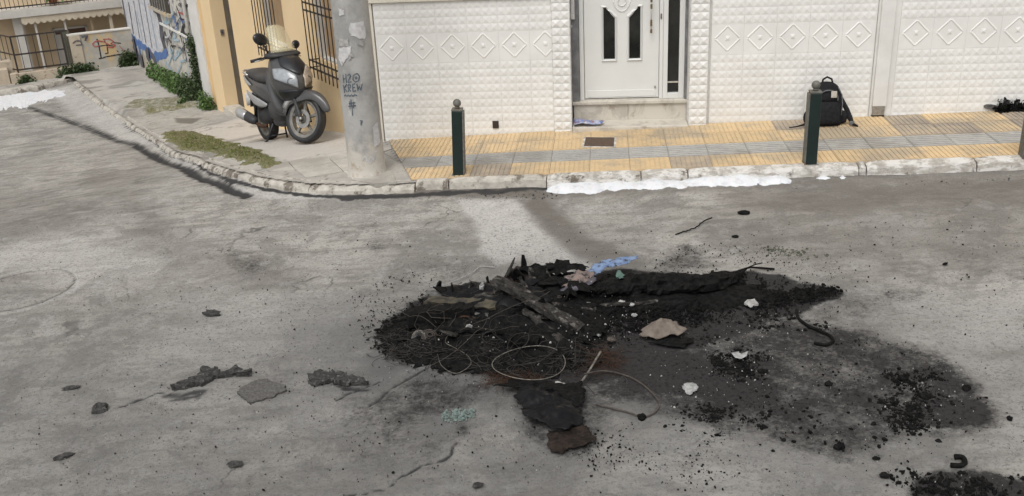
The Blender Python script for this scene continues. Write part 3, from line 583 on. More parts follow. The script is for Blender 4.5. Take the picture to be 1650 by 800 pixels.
W_('moulding', MB().box(3.69, 12, -.03, .04, 1.652, 1.70), M['cream'], bevel=.006)
def pyr(b, s0, s1, z0, z1, d0, hgt, R=None, g=.004):
    cx, cz = (s0 + s1) / 2, (z0 + z1) / 2; j = (lambda a: R.uniform(-a, a)) if R else (lambda a: 0)
    a = .28; w, h = (s1 - s0) / 2 - g, (z1 - z0) / 2 - g
    v = [(cx - w, d0, cz - h), (cx + w, d0, cz - h), (cx + w, d0, cz + h), (cx - w, d0, cz + h), (cx + j(.012), d0 - hgt + j(.003), cz + j(.008))]
    b.add(v, [(0, 1, 4), (1, 2, 4), (2, 3, 4), (3, 0, 4)])
PW = .3455 / 4
def tilemesh(nc, nr, seed=0):
    b = MB(); R = random.Random(seed); b.box(.0006, nc * PW - .0006, -.0, .02, .0006, nr * PQ - .0006)
    for i in range(nc):
        for j in range(nr): pyr(b, i * PW, (i + 1) * PW, j * PQ, (j + 1) * PQ, 0, .006, R if seed else None)
    return b
T42 = [mesh('tile', tilemesh(4, 2), M['white_tile'])]
def diamesh():
    b = MB(); w, h = 4 * PW, ZT - ZB; b.box(.0006, w - .0006, 0, .02, .0006, h - .0006)
    cx, cz = w / 2, h / 2 + .01; r = .135; t = .013
    for (ax, az, bx, bz) in [(-r, 0, 0, r), (0, r, r, 0), (r, 0, 0, -r), (0, -r, -r, 0)]:
        e = Vector((bx - ax, 0, bz - az)).normalized(); n = Vector((-e.z, 0, e.x)); p = Vector((cx + ax, 0, cz + az)); q = Vector((cx + bx, 0, cz + bz)); L_ = (q - p).length
        v = [p - n * t, p + n * t, q + n * t, q - n * t]; vt = [x + Vector((0, -.0065, 0)) for x in (p + e * .012, q - e * .012)]
        b.add(v + vt, [(0, 3, 5, 4), (1, 4, 5, 2), (0, 4, 1), (3, 2, 5)])
    pyr(b, cx - .028, cx + .028, cz - .028, cz + .028, 0, .009, g=0); return b
TD = mesh('diamond_tile', diamesh(), M['white_tile'])
def place(me, name, s, z, clip=None):
    if clip and s + 4 * PW > clip + .001:
        me = me.copy(); bm = bmesh.new(); bm.from_mesh(me); r_ = bmesh.ops.bisect_plane(bm, geom=bm.verts[:] + bm.edges[:] + bm.faces[:], plane_co=(clip - s, 0, 0), plane_no=(1, 0, 0), clear_outer=True); bm.to_mesh(me); bm.free()
        if not me.polygons: return
    o = link(name, me, wh); o.location = (s, -.001 * random.random(), z)
for (s0, n, clip) in [(.008, 6, 1.982), (3.715, 5, None), (5.69, 11, None)]:
    for i in range(n):
        s = s0 + i * 4 * PW
        for j in range(6): place(T42[0], 'tile', s, ZB - (j + 1) * 2 * PQ, clip)
        place(TD, 'diamond_tile', s, ZB, clip)
        for j in range(2): place(T42[0], 'tile', s, ZT + j * 2 * PQ, clip)
PB = []
for k in range(5):
    R = random.Random(k); b = MB(); w, h = .193, .088; b.box(0, w, -.055, .03, .0015, h - .0015)
    for i in range(2): pyr(b, i * w / 2, (i + 1) * w / 2, 0, h, -.055, .012, R, .004)
    v = [(w, -.05, .005), (w, .025, .005), (w, .025, h - .005), (w, -.05, h - .005), (w + .010, -.012 + R.uniform(-.01, .01), h / 2 + R.uniform(-.01, .01))]; b.add(v, [(0, 1, 4), (1, 2, 4), (2, 3, 4), (3, 0, 4)])
    b.add([(-x, y, z) for x, y, z in [(p[0] - w, p[1], p[2]) for p in v]], [(1, 0, 4), (2, 1, 4), (3, 2, 4), (0, 3, 4)]); PB.append(mesh('rock_face_block', b, M['white_tile']))
for (s0, zb) in ((1.988, .10), (3.488, .13)):
    for j in range(30): o = link('rock_face_block', PB[random.randrange(5)], wh); o.location = (s0, 0, zb + j * .088)
b = MB().box(5.455, 5.688, -.004, .03, -.1, 1.65); W_('flat_pier', b, M['white_wall'])
dp = W_('drain_duct', MB().box(5.475, 5.62, -.045, .0, .37, 1.65), M['white_wall'], bevel=.004)
W_('outlet', MB().box(5.485, 5.61, -.04, .0, .27, .37), M['brushed'], parent=dp); W_('outlet', MB().box(5.48, 5.615, -.03, 0, .20, .27), M['iron'], parent=dp, label='dark outlet opening at the foot of the duct')
b = MB().box(1.275, 1.345, -.014, .01, .205, .29); W_('vent', b, M['iron'], label='small dark square vent hole in the tiles near the pavement')
# door
b = MB(); b.box(2.185, 2.272, .19, .40, .40, 2.7).box(3.455, 3.49, .19, .40, .40, 2.7); W_('door_surround', b, M['marble_grey'], label='dark grey marble strips beside the door')
W_('bell_plate', MB().box(2.192, 2.232, .165, .19, .96 + .42, 1.75), M['paper'])
df = MB(); df.box(2.275, 2.325, .25, .36, .445, 2.6).box(3.172, 3.212, .25, .36, .445, 2.6).box(2.325, 3.172, .25, .36, 2.54, 2.6); DF = W_('door_frame', df, M['door_white'], bevel=.004)
leaf = MB()
PL = [(2.55, 2.676, .90, 1.475, -1), (2.836, 2.96, .90, 1.475, 1)]
leaf.box(2.33, 2.55, .29, .33, .455, 2.54).box(2.676, 2.836, .29, .33, .455, 2.54).box(2.96, 3.168, .29, .33, .455, 2.54)
for (a_, c_, z0, z1, sg) in PL: leaf.box(a_, c_, .29, .33, .455, z0).box(a_, c_, .29, .33, z1, 2.54)
for (a_, c_, z0, z1, sg) in PL:
    x0, x1 = (c_, a_) if sg < 0 else (a_, c_)      # cut corner sits on the inner side
    pts = [(x0, z1)] + [(x0 + (x1 - x0) * .62 * k / 6, z1 - .115 * (1 - k / 6) ** .6) for k in range(0, 7)]
    leaf.prism([(p[0], p[1]) for p in pts], .291, .33, 1)
DL = W_('door', leaf, M['door_white'])
for (a_, c_, z0, z1, sg) in PL:
    W_('pane', MB().box(a_ - .005, c_ + .005, .318, .326, z0 - .005, z1 + .005), M['glass_dark'], parent=DL)
    b = MB(); x0, x1 = (c_, a_) if sg < 0 else (a_, c_)
    mo = [(x1, z0), (x1, z1)] + [(x0 + (x1 - x0) * .62 * k / 6, z1 - .115 * (1 - k / 6) ** .6) for k in range(6, -1, -1)] + [(x0, z0)]
    cxm, czm = (a_ + c_) / 2, (z0 + z1) / 2
    def off(p, e): return (p[0] + (e if p[0] > cxm else -e), p[1] + (e if p[1] > czm else -e))
    nn = len(mo)
    for i in range(nn):
        p, q = mo[i], mo[(i + 1) % nn]; po, qo = off(p, .028), off(q, .028); pm_, qm_ = off(p, .012), off(q, .012)
        b.add([(p[0], .288, p[1]), (q[0], .288, q[1]), (qm_[0], .272, qm_[1]), (pm_[0], .272, pm_[1]), (qo[0], .289, qo[1]), (po[0], .289, po[1])], [(0, 1, 2, 3), (3, 2, 4, 5)])
    W_('moulding', b, M['door_white'], parent=DL)
b = MB(); b.tube([(2.755 + .045 * math.cos(t), .287, 1.535 + .045 * math.sin(t)) for t in np.linspace(0, 2 * math.pi, 25)], .006, 6); b.tube([(2.755 + .10 * math.cos(t), .287, 1.60 + .17 * math.sin(t)) for t in np.linspace(math.pi * 1.08, math.pi * 1.92, 15)], .006, 6)
W_('moulding', b, M['door_white'], parent=DL, smooth=True)
W_('kick_rail', MB().box(2.36, 3.14, .283, .29, .47, .545), M['door_white'], bevel=.003, parent=DL)
h = MB().tube([(3.077, .22, 1.20), (3.077, .22, 1.92)], .0085, 8); h.tube([(3.077, .22, 1.30), (3.077, .29, 1.30)], .007, 6); h.tube([(3.077, .22, 1.82), (3.077, .29, 1.82)], .007, 6); W_('handle', h, M['door_white'], parent=DL, smooth=True)
for z0, z1 in ((1.195, 1.235), (1.27, 1.34), (1.46, 1.51), (1.53, 1.56)): W_('grip', MB().tube([(3.077, .22, z0), (3.077, .22, z1)], .0125, 8), M['brass'], parent=DL)
W_('keyhole', MB().box(3.18, 3.195, .244, .252, 1.34, 1.40), M['brass'], parent=DF); W_('latch', MB().box(3.12, 3.14, .279, .291, .56, .585), M['brushed'], parent=DL)
sf = MB(); sf.box(3.214, 3.266, .245, .35, .445, 2.6).box(3.392, 3.453, .245, .35, .445, 2.6).box(3.266, 3.392, .245, .35, .445, .505).box(3.266, 3.392, .245, .35, 2.54, 2.6); SF = W_('sidelight', sf, M['door_white'], bevel=.004)
W_('pane', MB().box(3.262, 3.396, .30, .31, .50, 2.55), M['glass_dark'], parent=SF); W_('rail', MB().box(3.266, 3.392, .285, .299, .615, .63), M['marble'], parent=SF)
W_('sill', MB().box(2.19, 3.485, .17, .40, .405, .444), M['marble'], bevel=.006)
W_('riser', MB().box(2.20, 2.82, .2, .36, .19, .404), M['marble'], bevel=.003); W_('riser', MB().box(2.823, 3.478, .2, .36, .19, .404), M['marble'], bevel=.003)
W_('step', MB().box(2.19, 3.48, -.12, .2, .10, .222), M['marble'], bevel=.008)
W_('hall_wall', MB().box(2.19, 3.48, .62, .66, .3, 2.7), M['apt_dark'])
# ================================================================== OCHRE HOUSE
oh = house('ochre_house', YFR, -60, 'ochre rendered house with black window grilles behind the parked scooter')
def O_(name, b, mat, smooth=False, bevel=0, label=None, parent=None): return obj(name, b, mat, parent or oh, smooth, bevel, label=label)
ZL, ZH = -1.4, 3.4
w1 = (-3.86, -2.95, .74, 2.2); w2 = (-1.66, -.80, .80, 2.3)
b = MB(); th = .18
b.box(w2[1], -.012, 0, th, ZL, ZH).box(w1[1], w2[0], 0, th, ZL, ZH).box(-5.66, w1[0], 0, th, ZL, ZH)
for w in (w1, w2): b.box(w[0], w[1], 0, th, ZL, w[2]).box(w[0], w[1], 0, th, w[3], ZH)
b.box(-6.93, -5.66, 0, th, 1.75, ZH); O_('wall', b, M['ochre'])
b = MB().box(-9, -.02, 2.0, 5, -1.5, 3.4); O_('back_wing', b, M['ochre'])
for wi, (w, lo, tops) in enumerate(((w1, (.66, .78), (1.5, 1.6)), (w2, (.705, .80), (1.425, 1.52)))):
    wf = MB(); wf.box(w[1] - .035, w[1] - .003, .012, th, w[2] + .003, w[3]).box(w[0] + .003, w[0] + .03, .012, th, w[2] + .003, w[3]).box(w[0] + .03, w[1] - .035, .02, th, w[2] + .003, w[2] + .03)
    WN = O_('window_frame', wf, M['apt_white'])
    for k in range(5):
        a_ = w[0] + .03 + (w[1] - w[0] - .065) * k / 5; c_ = w[0] + .03 + (w[1] - w[0] - .065) * (k + 1) / 5; O_('shutter_slat', MB().box(a_ + .004, c_ - .004, .10, .125, w[2] + .03, w[3]), M['shutter'], parent=WN)
    O_('shutter_back', MB().box(w[0] + .03, w[1] - .035, .128, .14, w[2] + .03, w[3]), M['brown'], parent=WN)
    g0, g1 = w[0] - .03, w[1] + .03; G_ = link('window_grille', None, oh)
    for z in lo + tops: O_('rail', MB().box(g0 - .04, g1 + .02, -.128, -.112, z - .009, z + .009), M['iron'], parent=G_)
    for z in lo:
        for gx in (g0, g1): O_('bracket', MB().box(gx - .006, gx + .006, -.111, .01, z - .006, z + .006), M['iron'], parent=G_)
    nb = 8
    for k in range(nb):
        x = g0 + (g1 - g0) * k / (nb - 1); zb = lo[0] - .11
        O_('bar', MB().tube([(x, -.135, zb), (x, -.135, 2.15)], .0085, 6), M['iron'], parent=G_)
# door recess, pilaster, trim
b = MB(); b.box(-7.55, -6.93, 0, .9, ZL, ZH); O_('pilaster', b, M['ochre'], bevel=.01)
O_('side_trim', MB().box(-7.90, -7.56, .03, .6, ZL, ZH), M['ochre_trim'], bevel=.008)
O_('plinth', MB().box(-6.928, -6.90, .02, .30, -.98, -.9), M['marble_grey'])
O_('door', MB().box(-6.925, -5.66, .235, .30, -.8, 1.75), M['apt_dark'], label='dark recessed entrance door')
O_('door_sill', MB().box(-6.92, -5.60, -.05, .232, -1.1, -.80), M['marble'], bevel=.006)
b = MB().box(-5.70, -5.662, .03, .2, -.79, 1.75); O_('door_jamb', b, M['apt_dark'])
bell = O_('door_bell', MB().box(-6.926, -6.912, .11, .17, .43, .53), M['brushed'], bevel=.004); O_('button', MB().box(-6.913, -6.904, .13, .15, .47, .49), M['apt_dark'], parent=bell)
# ================================================================== OLD GRAFFITI BUILDING
gb = thing('graffiti_building', 'old plastered building covered in blue black and white graffiti with weeds at its foot', 'building', tuple(YFR[0]), math.radians(-60))
def G_o(name, b, mat, parent=None, label=None, smooth=False): return obj(name, b, mat, parent or gb, smooth, label=label)
b = MB(); b.box(-15.3, -8.62, .02, .5, -2, 3.6); G_o('wall', b, M['graffwall'])
G_o('plaster_pier', MB().box(-8.60, -7.91, 0, .5, -2, 3.6), M['white_wall']); G_o('back_wall', MB().box(-15.29, -7.95, .52, 5, -2, 3.6), M['lowwall'])
G_o('downpipe', MB().tube([(-8.68, -.04, -1.0), (-8.68, -.04, 3.6)], .035, 10), M['apt_white'], smooth=True)
G_o('string_course', MB().box(-11.4, -8.75, -.012, .03, .12, .16), M['white_wall'])
def y2(px, py): s, z = onwall(YFR, px, py); return s, z
def ribbon(pts, w, d=-.004, jit=.3, seed=0, closed=False, fr=None):
    R = random.Random(seed); b = MB(); P = []
    for (p, q) in zip(pts[:-1], pts[1:]):
        n = max(2, int(math.hypot(q[0] - p[0], q[1] - p[1]) / (w * .8) + 1))
        for k in range(n): P.append((p[0] + (q[0] - p[0]) * k / n, p[1] + (q[1] - p[1]) * k / n))
    P.append(pts[-1]); vs = []
    for i, p in enumerate(P):
        a_, c_ = P[max(i - 1, 0)], P[min(i + 1, len(P) - 1)]; e = (c_[0] - a_[0], c_[1] - a_[1]); L_ = math.hypot(*e) + 1e-9; n = (-e[1] / L_, e[0] / L_)
        ww = w / 2 * (1 + R.uniform(-jit, jit)); vs += [(p[0] + n[0] * ww, d, p[1] + n[1] * ww), (p[0] - n[0] * ww, d, p[1] - n[1] * ww)]
    b.add(vs, [(2 * i, 2 * i + 1, 2 * i + 3, 2 * i + 2) for i in range(len(P) - 1)]); return b
def blob(pts, d=-.003, seed=0): b = MB(); b.add([(p[0], d, p[1]) for p in pts], [tuple(range(len(pts)))]); return b
_gr = random.Random(5); GEX = []
for _k in range(34):
    _x = _gr.uniform(262, 303); _y = _gr.uniform(0, 30 + (_x - 222) * 1.1); _p = [(_x, _y)]
    for _j in range(_gr.choice((2, 3, 4))): _p.append((_p[-1][0] + _gr.uniform(-5, 5), _p[-1][1] + _gr.uniform(-8, 9)))
    GEX.append((_p, _gr.choice((.025, .035, .05)), _gr.choice(('spray_black', 'spray_cyan', 'spray_grey', 'spray_blue', 'spray_white', 'spray_red' if _k % 3 == 0 else 'spray_black'))))
for _a, _w in (((214, 62), .3), ((236, 78), .34), ((226, 88), .3)): GEX.append(([(_a[0], _a[1]), (_a[0] + 3, _a[1] + 12), (_a[0] + 4, _a[1] + 22)], _w, 'spray_grey'))
WL_ = [y2(*p) for p in [(193, 0), (240, 0), (254, 12), (262, 40), (262, 78), (250, 90), (232, 75), (208, 58), (200, 30)]]
G_o('spray_fill', blob(WL_, .0185), M['spray_white'], label='big pale letter shapes of the mural')
for k, (ln, w, mt) in enumerate([([(240, -3), (250, 12), (257, 35), (260, 60), (268, 92)], .38, 'spray_grey'), ([(204, 50), (214, 64), (230, 76), (247, 92), (262, 90), (268, 84)], .20, 'spray_blue'), ([(213, 68), (219, 82), (224, 100)], .42, 'spray_grey'), ([(222, 70), (226, 96)], .25, 'spray_blue'), ([(241, 85), (250, 100), (254, 116)], .26, 'spray_grey'),
    ([(206, 4), (214, 55)], .10, 'spray_grey'), ([(214, 2), (224, 62)], .06, 'spray_grey'), ([(222, 0), (234, 70)], .07, 'spray_grey'), ([(231, 0), (244, 78)], .05, 'spray_grey'), ([(238, 6), (252, 80)], .06, 'spray_cyan'), ([(219, 20), (229, 66)], .05, 'spray_cyan'), ([(196, 0), (203, 40), (206, 56)], .14, 'spray_grey'),
    ([(262, 22), (268, 30), (262, 40), (272, 36), (276, 26)], .06, 'spray_cyan'), ([(275, 50), (283, 58), (277, 64), (288, 66)], .05, 'spray_cyan'), ([(272, 76), (280, 96), (292, 82)], .06, 'spray_cyan'), ([(283, 10), (294, 40), (289, 60)], .045, 'spray_black'), ([(288, 30), (300, 34), (292, 52), (302, 58)], .04, 'spray_black'), ([(294, 66), (300, 100)], .035, 'spray_black'), ([(286, 20), (297, 24)], .04, 'spray_red'), ([(265, 100), (280, 118)], .07, 'spray_cyan')] + GEX):
    G_o('spray_line', ribbon([y2(*p) for p in ln], w, .017 - .0005 * k, .35, k), M[mt])
bw = [y2(*p) for p in [(246, 14), (273, 17)]]; s0, s1 = bw[0][0], bw[1][0]; zb = .5 * (bw[0][1] + bw[1][1])
wn = G_o('window', MB().box(s0, s1, -.02, .03, zb, 1.9), M['apt_dark'])
G_o('window_sill', MB().box(s0 - .1, s1 + .1, -.06, .03, zb - .07, zb - .002), M['lowwall'], parent=wn)
for k in range(7): x = s0 + (s1 - s0) * (k + .5) / 7; G_o('bar', MB().tube([(x, -.05, zb), (x, -.05, 1.9)], .014, 6), M['brushed'], parent=wn)
# ================================================================== LOW WALL, RAILING, APARTMENT BLOCK (far end)
def lf(px, py, d=0.): return onwall(LFR, px, py, d)
lw = thing('low_wall', 'low plastered wall with red and black graffiti tag at the end of the side pavement', 'wall', tuple(LFR[0]), math.radians(28))
b = MB(); b.box(-1.17, .6, .0, .18, -2.0, -.44); W2 = obj('wall', b, M['lowwall'], lw)
obj('coping', MB().box(-1.45, .6, -.02, .20, -.438, -.405), M['apt_white'], lw, bevel=.005)
obj('end_pier', MB().box(-1.42, -1.172, -.03, .2, -2.0, -.44), M['ledge'], lw, bevel=.006)
for k, (ln, w, mt) in enumerate([([(156, 63), (159, 72), (163, 94)], .028, 'spray_black'), ([(159, 95), (165, 94), (170, 92), (204, 86)], .028, 'spray_black'), ([(158, 75), (172, 73), (185, 75)], .022, 'spray_black'), ([(168, 66), (172, 72), (174, 86), (169, 87)], .024, 'spray_black'), ([(183, 69), (195, 70)], .022, 'spray_black'), ([(192, 74), (203, 86)], .014, 'spray_red'),
    ([(149, 72), (152, 68), (158, 66), (168, 68), (176, 73)], .03, 'spray_red'), ([(149, 72), (153, 76), (160, 74)], .03, 'spray_red'), ([(166, 64), (176, 63), (183, 67), (178, 71), (186, 73), (182, 77), (172, 76)], .028, 'spray_red'), ([(117, 70), (122, 66), (129, 66), (132, 72), (122, 73)], .03, 'spray_grey'), ([(131, 60), (140, 58), (137, 66)], .05, 'spray_grey')]):
    obj('spray_line', ribbon([lf(*p) for p in ln], w, -.004 - .0007 * k if ln[0][0] > 133 else -.034 - .0007 * k, .25, k), M[mt], lw)
rl = thing('iron_railing', 'black iron railing on a plastered ledge left of the graffitied low wall', 'railing', tuple(LFR[0]), math.radians(28))
obj('ledge', MB().box(-2.85, -1.43, -.10, .14, -2.0, -1.14), M['ledge'], rl, bevel=.01)
R_x0, R_x1 = -2.66, -1.56
for z in (-.30, -.72, -1.075): obj('rail', MB().box(R_x0, -1.42 if z > -.5 else R_x1, -.018, .018, z - .017, z + .017), M['iron'], rl)
for x in (R_x0, R_x1): obj('post', MB().box(x - .02, x + .02, -.02, .02, -1.16, -.29), M['iron'], rl)
for k in range(6): x = R_x0 + (R_x1 - R_x0) * (k + 1) / 7; obj('bar', MB().box(x - .007, x + .007, -.007, .007, -1.07, -.31), M['iron'], rl)
for z in (-.30, -.72, -1.075): obj('rail', MB().tube([(R_x0, 0, z), (R_x0 - .45, 1.3, z)], .018, 5), M['iron'], rl)
for k in range(5): obj('bar', MB().tube([(R_x0 - .09 * (k + 1), .26 * (k + 1), -1.07), (R_x0 - .09 * (k + 1), .26 * (k + 1), -.30)], .008, 5), M['iron'], rl)
gt = thing('yard_gate', 'narrow grey green metal gate leaf between railing and low wall', 'gate', tuple(LFR[0]), math.radians(28))
for k in range(4): x = -1.555 + k * .047; obj('panel', MB().box(x, x + .043, .16, .19, -1.14, -.33), M['gate_green'], gt)
stp = thing('yard_steps', 'cream plaster steps beside the left end of the black railing', 'steps', tuple(LFR[0]), math.radians(28))
obj('step', MB().box(-3.15, -2.87, -.02, .9, -2, -1.02), M['ledge'], stp, bevel=.01); obj('step', MB().box(-3.15, -2.72, .25, .9, -2, -.88), M['ledge'], stp, bevel=.01)
ap = thing('apartment_block', 'beige apartment block with cream balcony and scalloped awning far behind the railing', 'building', tuple(LFR[0]), math.radians(28))
def A_(name, b, mat, parent=None, label=None, smooth=False): return obj(name, b, mat, parent or ap, smooth, label=label)
DF_, DB = 2.5, 1.7
(sa, za), (sb, zb_) = lf(8, 27.6, DB), lf(192, 15.4, DB); zlo = (za + zb_) / 2; (_, z1), (_, z2) = lf(5, 16, DB), lf(190, 2.5, DB); zhi = (z1 + z2) / 2
A_('wall', MB().box(-9, 3, DF_, DF_ + .3, -3, 4.5), M['tan_wall'])
bal = A_('balcony', MB().box(-3.3, 2.5, DB, DF_, zlo, zhi), M['apt_white'])
for z in (zhi + .07, zhi + .95): A_('rail', MB().box(-3.3, 2.5, DB + .05, DB + .08, z - .015, z + .015), M['iron'], bal)
for k in range(58): x = -3.25 + k * .1; A_('bar', MB().box(x - .007, x + .007, DB + .058, DB + .072, zhi + .02, zhi + .95), M['iron'], bal)
# scalloped awning valance
aw = MB(); x0 = lf(35, 36, DB + .03)[0]; x1 = 2.3; z0 = zlo - .01; per = lf(104, 25, DB)[0] - lf(94, 26, DB)[0]; n = int((x1 - x0) / per)
for i in range(n):
    a_, c_ = x0 + i * per, x0 + (i + 1) * per; pts = [(a_ + per * k / 8, z0 - .13 - .055 * math.sin(math.pi * k / 8)) for k in range(9)]
    aw.prism([(a_, z0)] + pts + [(c_, z0)], DB + .03, DB + .045, 1)
A_('awning', aw, M['awning'])
def col(px, py0, w, d, mat='apt_white', name='column', z0=-2.2, z1=None):
    s = lf(px, py0, d)[0]; return A_(name, MB().box(s - w / 2, s + w / 2, d, d + .12, z0, z1 if z1 is not None else zlo), M[mat])
col(33, 60, .20, DB + .2); col(60, 55, .045, DB + .1, 'apt_white'); col(106, 45, .045, DB + .1); col(148, 40, .055, DB + .3, 'tan_wall'); col(179, 35, .075, DB + .1, 'awning'); col(46, 80, .06, DF_ - .2)
(s0, zt), (s1, _) = lf(84, 47, DF_ - .05), lf(140, 42, DF_ - .05); wf = MB().box(s0, s1, DF_ - .06, DF_, zt - .05, zt).box(s0, s0 + .05, DF_ - .06, DF_, -2.2, zt).box(s1 - .05, s1, DF_ - .06, DF_, -2.2, zt)
WF = A_('window_frame', wf, M['apt_white']); A_('shutter_box', MB().box(s0 + .05, s1 - .05, DF_ - .03, DF_, zt - .16, zt - .05), M['brown'], WF); A_('pane', MB().box(s0 + .05, s1 - .05, DF_ - .02, DF_ + .01, -2.2, zt - .16), M['glass_dark'], WF)
A_('curtain', MB().box(s0 + .05, s0 + .30, DF_ - .028, DF_ - .021, -2.2, zt - .16), M['apt_white'], WF)
A_('yard_floor', MB().box(-9, 3, .3, DF_, -2.4, -1.9), M['ledge'])
st = thing('street_post', 'pale grey post at the far left edge beside the iron railing', 'post', tuple(tow(LFR, -2.98, .5, -1.6)))
obj('shaft', MB().tube([(0, 0, 0), (0, 0, 3.6)], .055, 12), M['apt_white'], st, smooth=True); obj('collar', MB().tube([(0, 0, .9), (0, 0, 1.0)], .07, 12), M['brushed'], st)
def leafclump(name, label, pts, n, size, mat, spread, height, parent=None, cat='plant', group=None):
    c = np.mean(pts, 0); o = thing(name, label, cat, tuple(c), 0, group); R = random.Random(hash(label) % 999 if False else len(label) * 7 + n); b = MB(); stb = MB()
    for i in range(n):
        k = R.random() * (len(pts) - 1); a_ = int(k); p = np.array(pts[a_]) * (1 - k + a_) + np.array(pts[min(a_ + 1, len(pts) - 1)]) * (k - a_) - c
        hh = height * (R.random() ** .8) * (0.55 + .45 * math.sin(i * .7 + a_)); r = spread * (1 - .5 * hh / max(height, .01)) * R.random() ** .6; t = R.uniform(0, 6.28)
        q = Vector((p[0] + r * math.cos(t), p[1] + r * math.sin(t), p[2] + hh)); sz_ = size * R.uniform(.5, 1.2)
        d1 = Vector((R.gauss(0, 1), R.gauss(0, 1), R.gauss(.3, .7))).normalized(); d2 = d1.orthogonal().normalized(); d2 = (Matrix.Rotation(R.uniform(0, 6.28), 3, d1) @ d2)
        v = [q, q + d1 * sz_ * .5 + d2 * sz_ * .32, q + d1 * sz_ + Vector((0, 0, -sz_ * .15)), q + d1 * sz_ * .5 - d2 * sz_ * .32]; b.add(v, [(0, 1, 2, 3)])
        if i % 14 == 0: stb.tube([Vector(p) + Vector((0, 0, -.02)), Vector(p) * .5 + q * .5 + Vector((R.uniform(-.01, .01), 0, 0)), q], .003, 3)
    f = obj('foliage', b, mat, o); 
    if stb.v: obj('stem', stb, M['leaf_dark'], o)
    return o
bp_ = [tow(LFR, *(lf(x, 5, DB)), 0) for x in (70, 90)]
s_, z_ = lf(78, 8, DB + .15); q0 = tow(LFR, s_ - .1, DB + .18, zhi + .28); q1 = tow(LFR, s_ + .35, DB + .18, zhi + .28)
pp = leafclump('balcony_plant', 'spiky yellow green plant in a pot on the apartment balcony', [q0, q1], 160, .20, M['leaf'], .14, .22)
b = MB().lathe([(0.001, -.24), (.09, -.24), (.12, 0), (.10, 0), (.10, -.02), (.001, -.02)], 12); obj('pot', b, M['terracotta'], pp)
# ================================================================== UTILITY POLE
pc = gp(593, 286, .11); dirp = pc[:2] / np.linalg.norm(pc[:2]); pc = np.array([pc[0] + dirp[0] * .182, pc[1] + dirp[1] * .182])
PRr = .190; pz = float(zr(*pc)) + .10
pole = thing('utility_pole', 'thick pale concrete pole with peeling paper and scrawled grey graffiti on the corner', 'pole', (pc[0], pc[1], pz))
prof = [(PRr + .03, -.1), (PRr + .02, .0), (PRr + .008, .03), (PRr, .09)] + [(PRr - .005 * z, z) for z in np.linspace(.2, 8.5, 30)] + [(.01, 8.52)]
obj('shaft', MB().lathe(prof, 40), M['pole'], pole, smooth=True)
def polpt(px, py, e=.003):
    v = ray(px, py)[:]; o = np.array([0, 0, CAMH]); a = v[0] ** 2 + v[1] ** 2; bq = -2 * (v[0] * pc[0] + v[1] * pc[1]); cq = pc @ pc - PRr ** 2; D = bq * bq - 4 * a * cq
    t = (-bq - math.sqrt(max(D, 0))) / (2 * a); p = o + v * t; return math.atan2(p[1] - pc[1], p[0] - pc[0]), p[2] - pz
def pstroke(name, pts, w, mat, e=.004):
    P = [polpt(*p) for p in pts]; P = [(a * PRr, z) for a, z in P]; b = ribbon(P, w, 0, .1, len(pts))
    b.v = [((PRr - .005 * v[2] + e) * math.cos(v[0] / PRr), (PRr - .005 * v[2] + e) * math.sin(v[0] / PRr), v[2]) for v in b.v]; return obj(name, b, M[mat], pole)
LW = .0115
tx = lambda x, y: (520 + x / 2.667, y / 2.667)
for k, ln in enumerate([[(86, 322), (90, 358)], [(98, 318), (102, 358)], [(88, 340), (100, 338)], [(106, 326), (114, 318), (120, 328), (112, 342), (108, 356), (124, 352)], [(142, 318), (131, 326), (130, 344), (140, 354), (154, 348), (158, 330), (150, 318), (142, 318)], [(143, 330), (148, 336), (142, 341), (139, 334), (145, 331)],
    [(88, 366), (94, 400)], [(104, 362), (92, 380), (106, 396)], [(108, 364), (111, 396)], [(108, 364), (119, 366), (118, 378), (110, 380), (121, 394)], [(140, 361), (128, 363), (130, 394), (143, 391)], [(129, 377), (140, 376)], [(147, 361), (151, 391), (157, 370), (164, 390), (170, 360)],
    [(92, 414), (98, 408), (104, 415), (110, 408), (116, 415), (124, 408), (130, 415), (138, 408), (148, 412)], [(121, 428), (126, 466), (129, 498)], [(112, 446), (140, 442)], [(110, 458), (143, 455)], [(116, 436), (118, 468)], [(133, 438), (132, 466)], [(160, 520), (170, 520), (164, 540), (165, 524)]]):
    pstroke('graffiti_stroke', [tx(*p) for p in ln], LW, 'ink', .004 + .0004 * (k % 4))
for k, ln in enumerate([[(168, 690), (182, 672), (196, 694), (206, 672), (216, 690), (224, 660)], [(186, 688), (204, 702), (222, 652), (232, 650)]]): pstroke('scratch', [tx(*p) for p in ln], .012, 'paper', .006)
def pposter(px_poly, mat, e, seed):
    P = [polpt(*p) for p in px_poly]; cx = np.mean([p[0] for p in P]); cz = np.mean([p[1] for p in P]); R = random.Random(seed); bd = []
    for i in range(len(P)):
        a_, c_ = P[i], P[(i + 1) % len(P)]
        for k in range(5): t = k / 5; bd.append((a_[0] + (c_[0] - a_[0]) * t + R.uniform(-.03, .03), a_[1] + (c_[1] - a_[1]) * t + R.uniform(-.008, .008)))
    b = MB(); rr = [0, .5, 1.]; vs = []
    for r in rr[1:]: vs += [(cx + (p[0] - cx) * r, cz + (p[1] - cz) * r) for p in bd]
    n = len(bd); V = [((PRr - .005 * z + e) * math.cos(a), (PRr - .005 * z + e) * math.sin(a), z) for a, z in [(cx, cz)] + vs]
    b.add(V, [(0, 1 + i, 1 + (i + 1) % n) for i in range(n)] + [(1 + i, 1 + n + i, 1 + n + (i + 1) % n, 1 + (i + 1) % n) for i in range(n)]); obj('paper_remnant', b, M[mat], pole, solid=.0015)
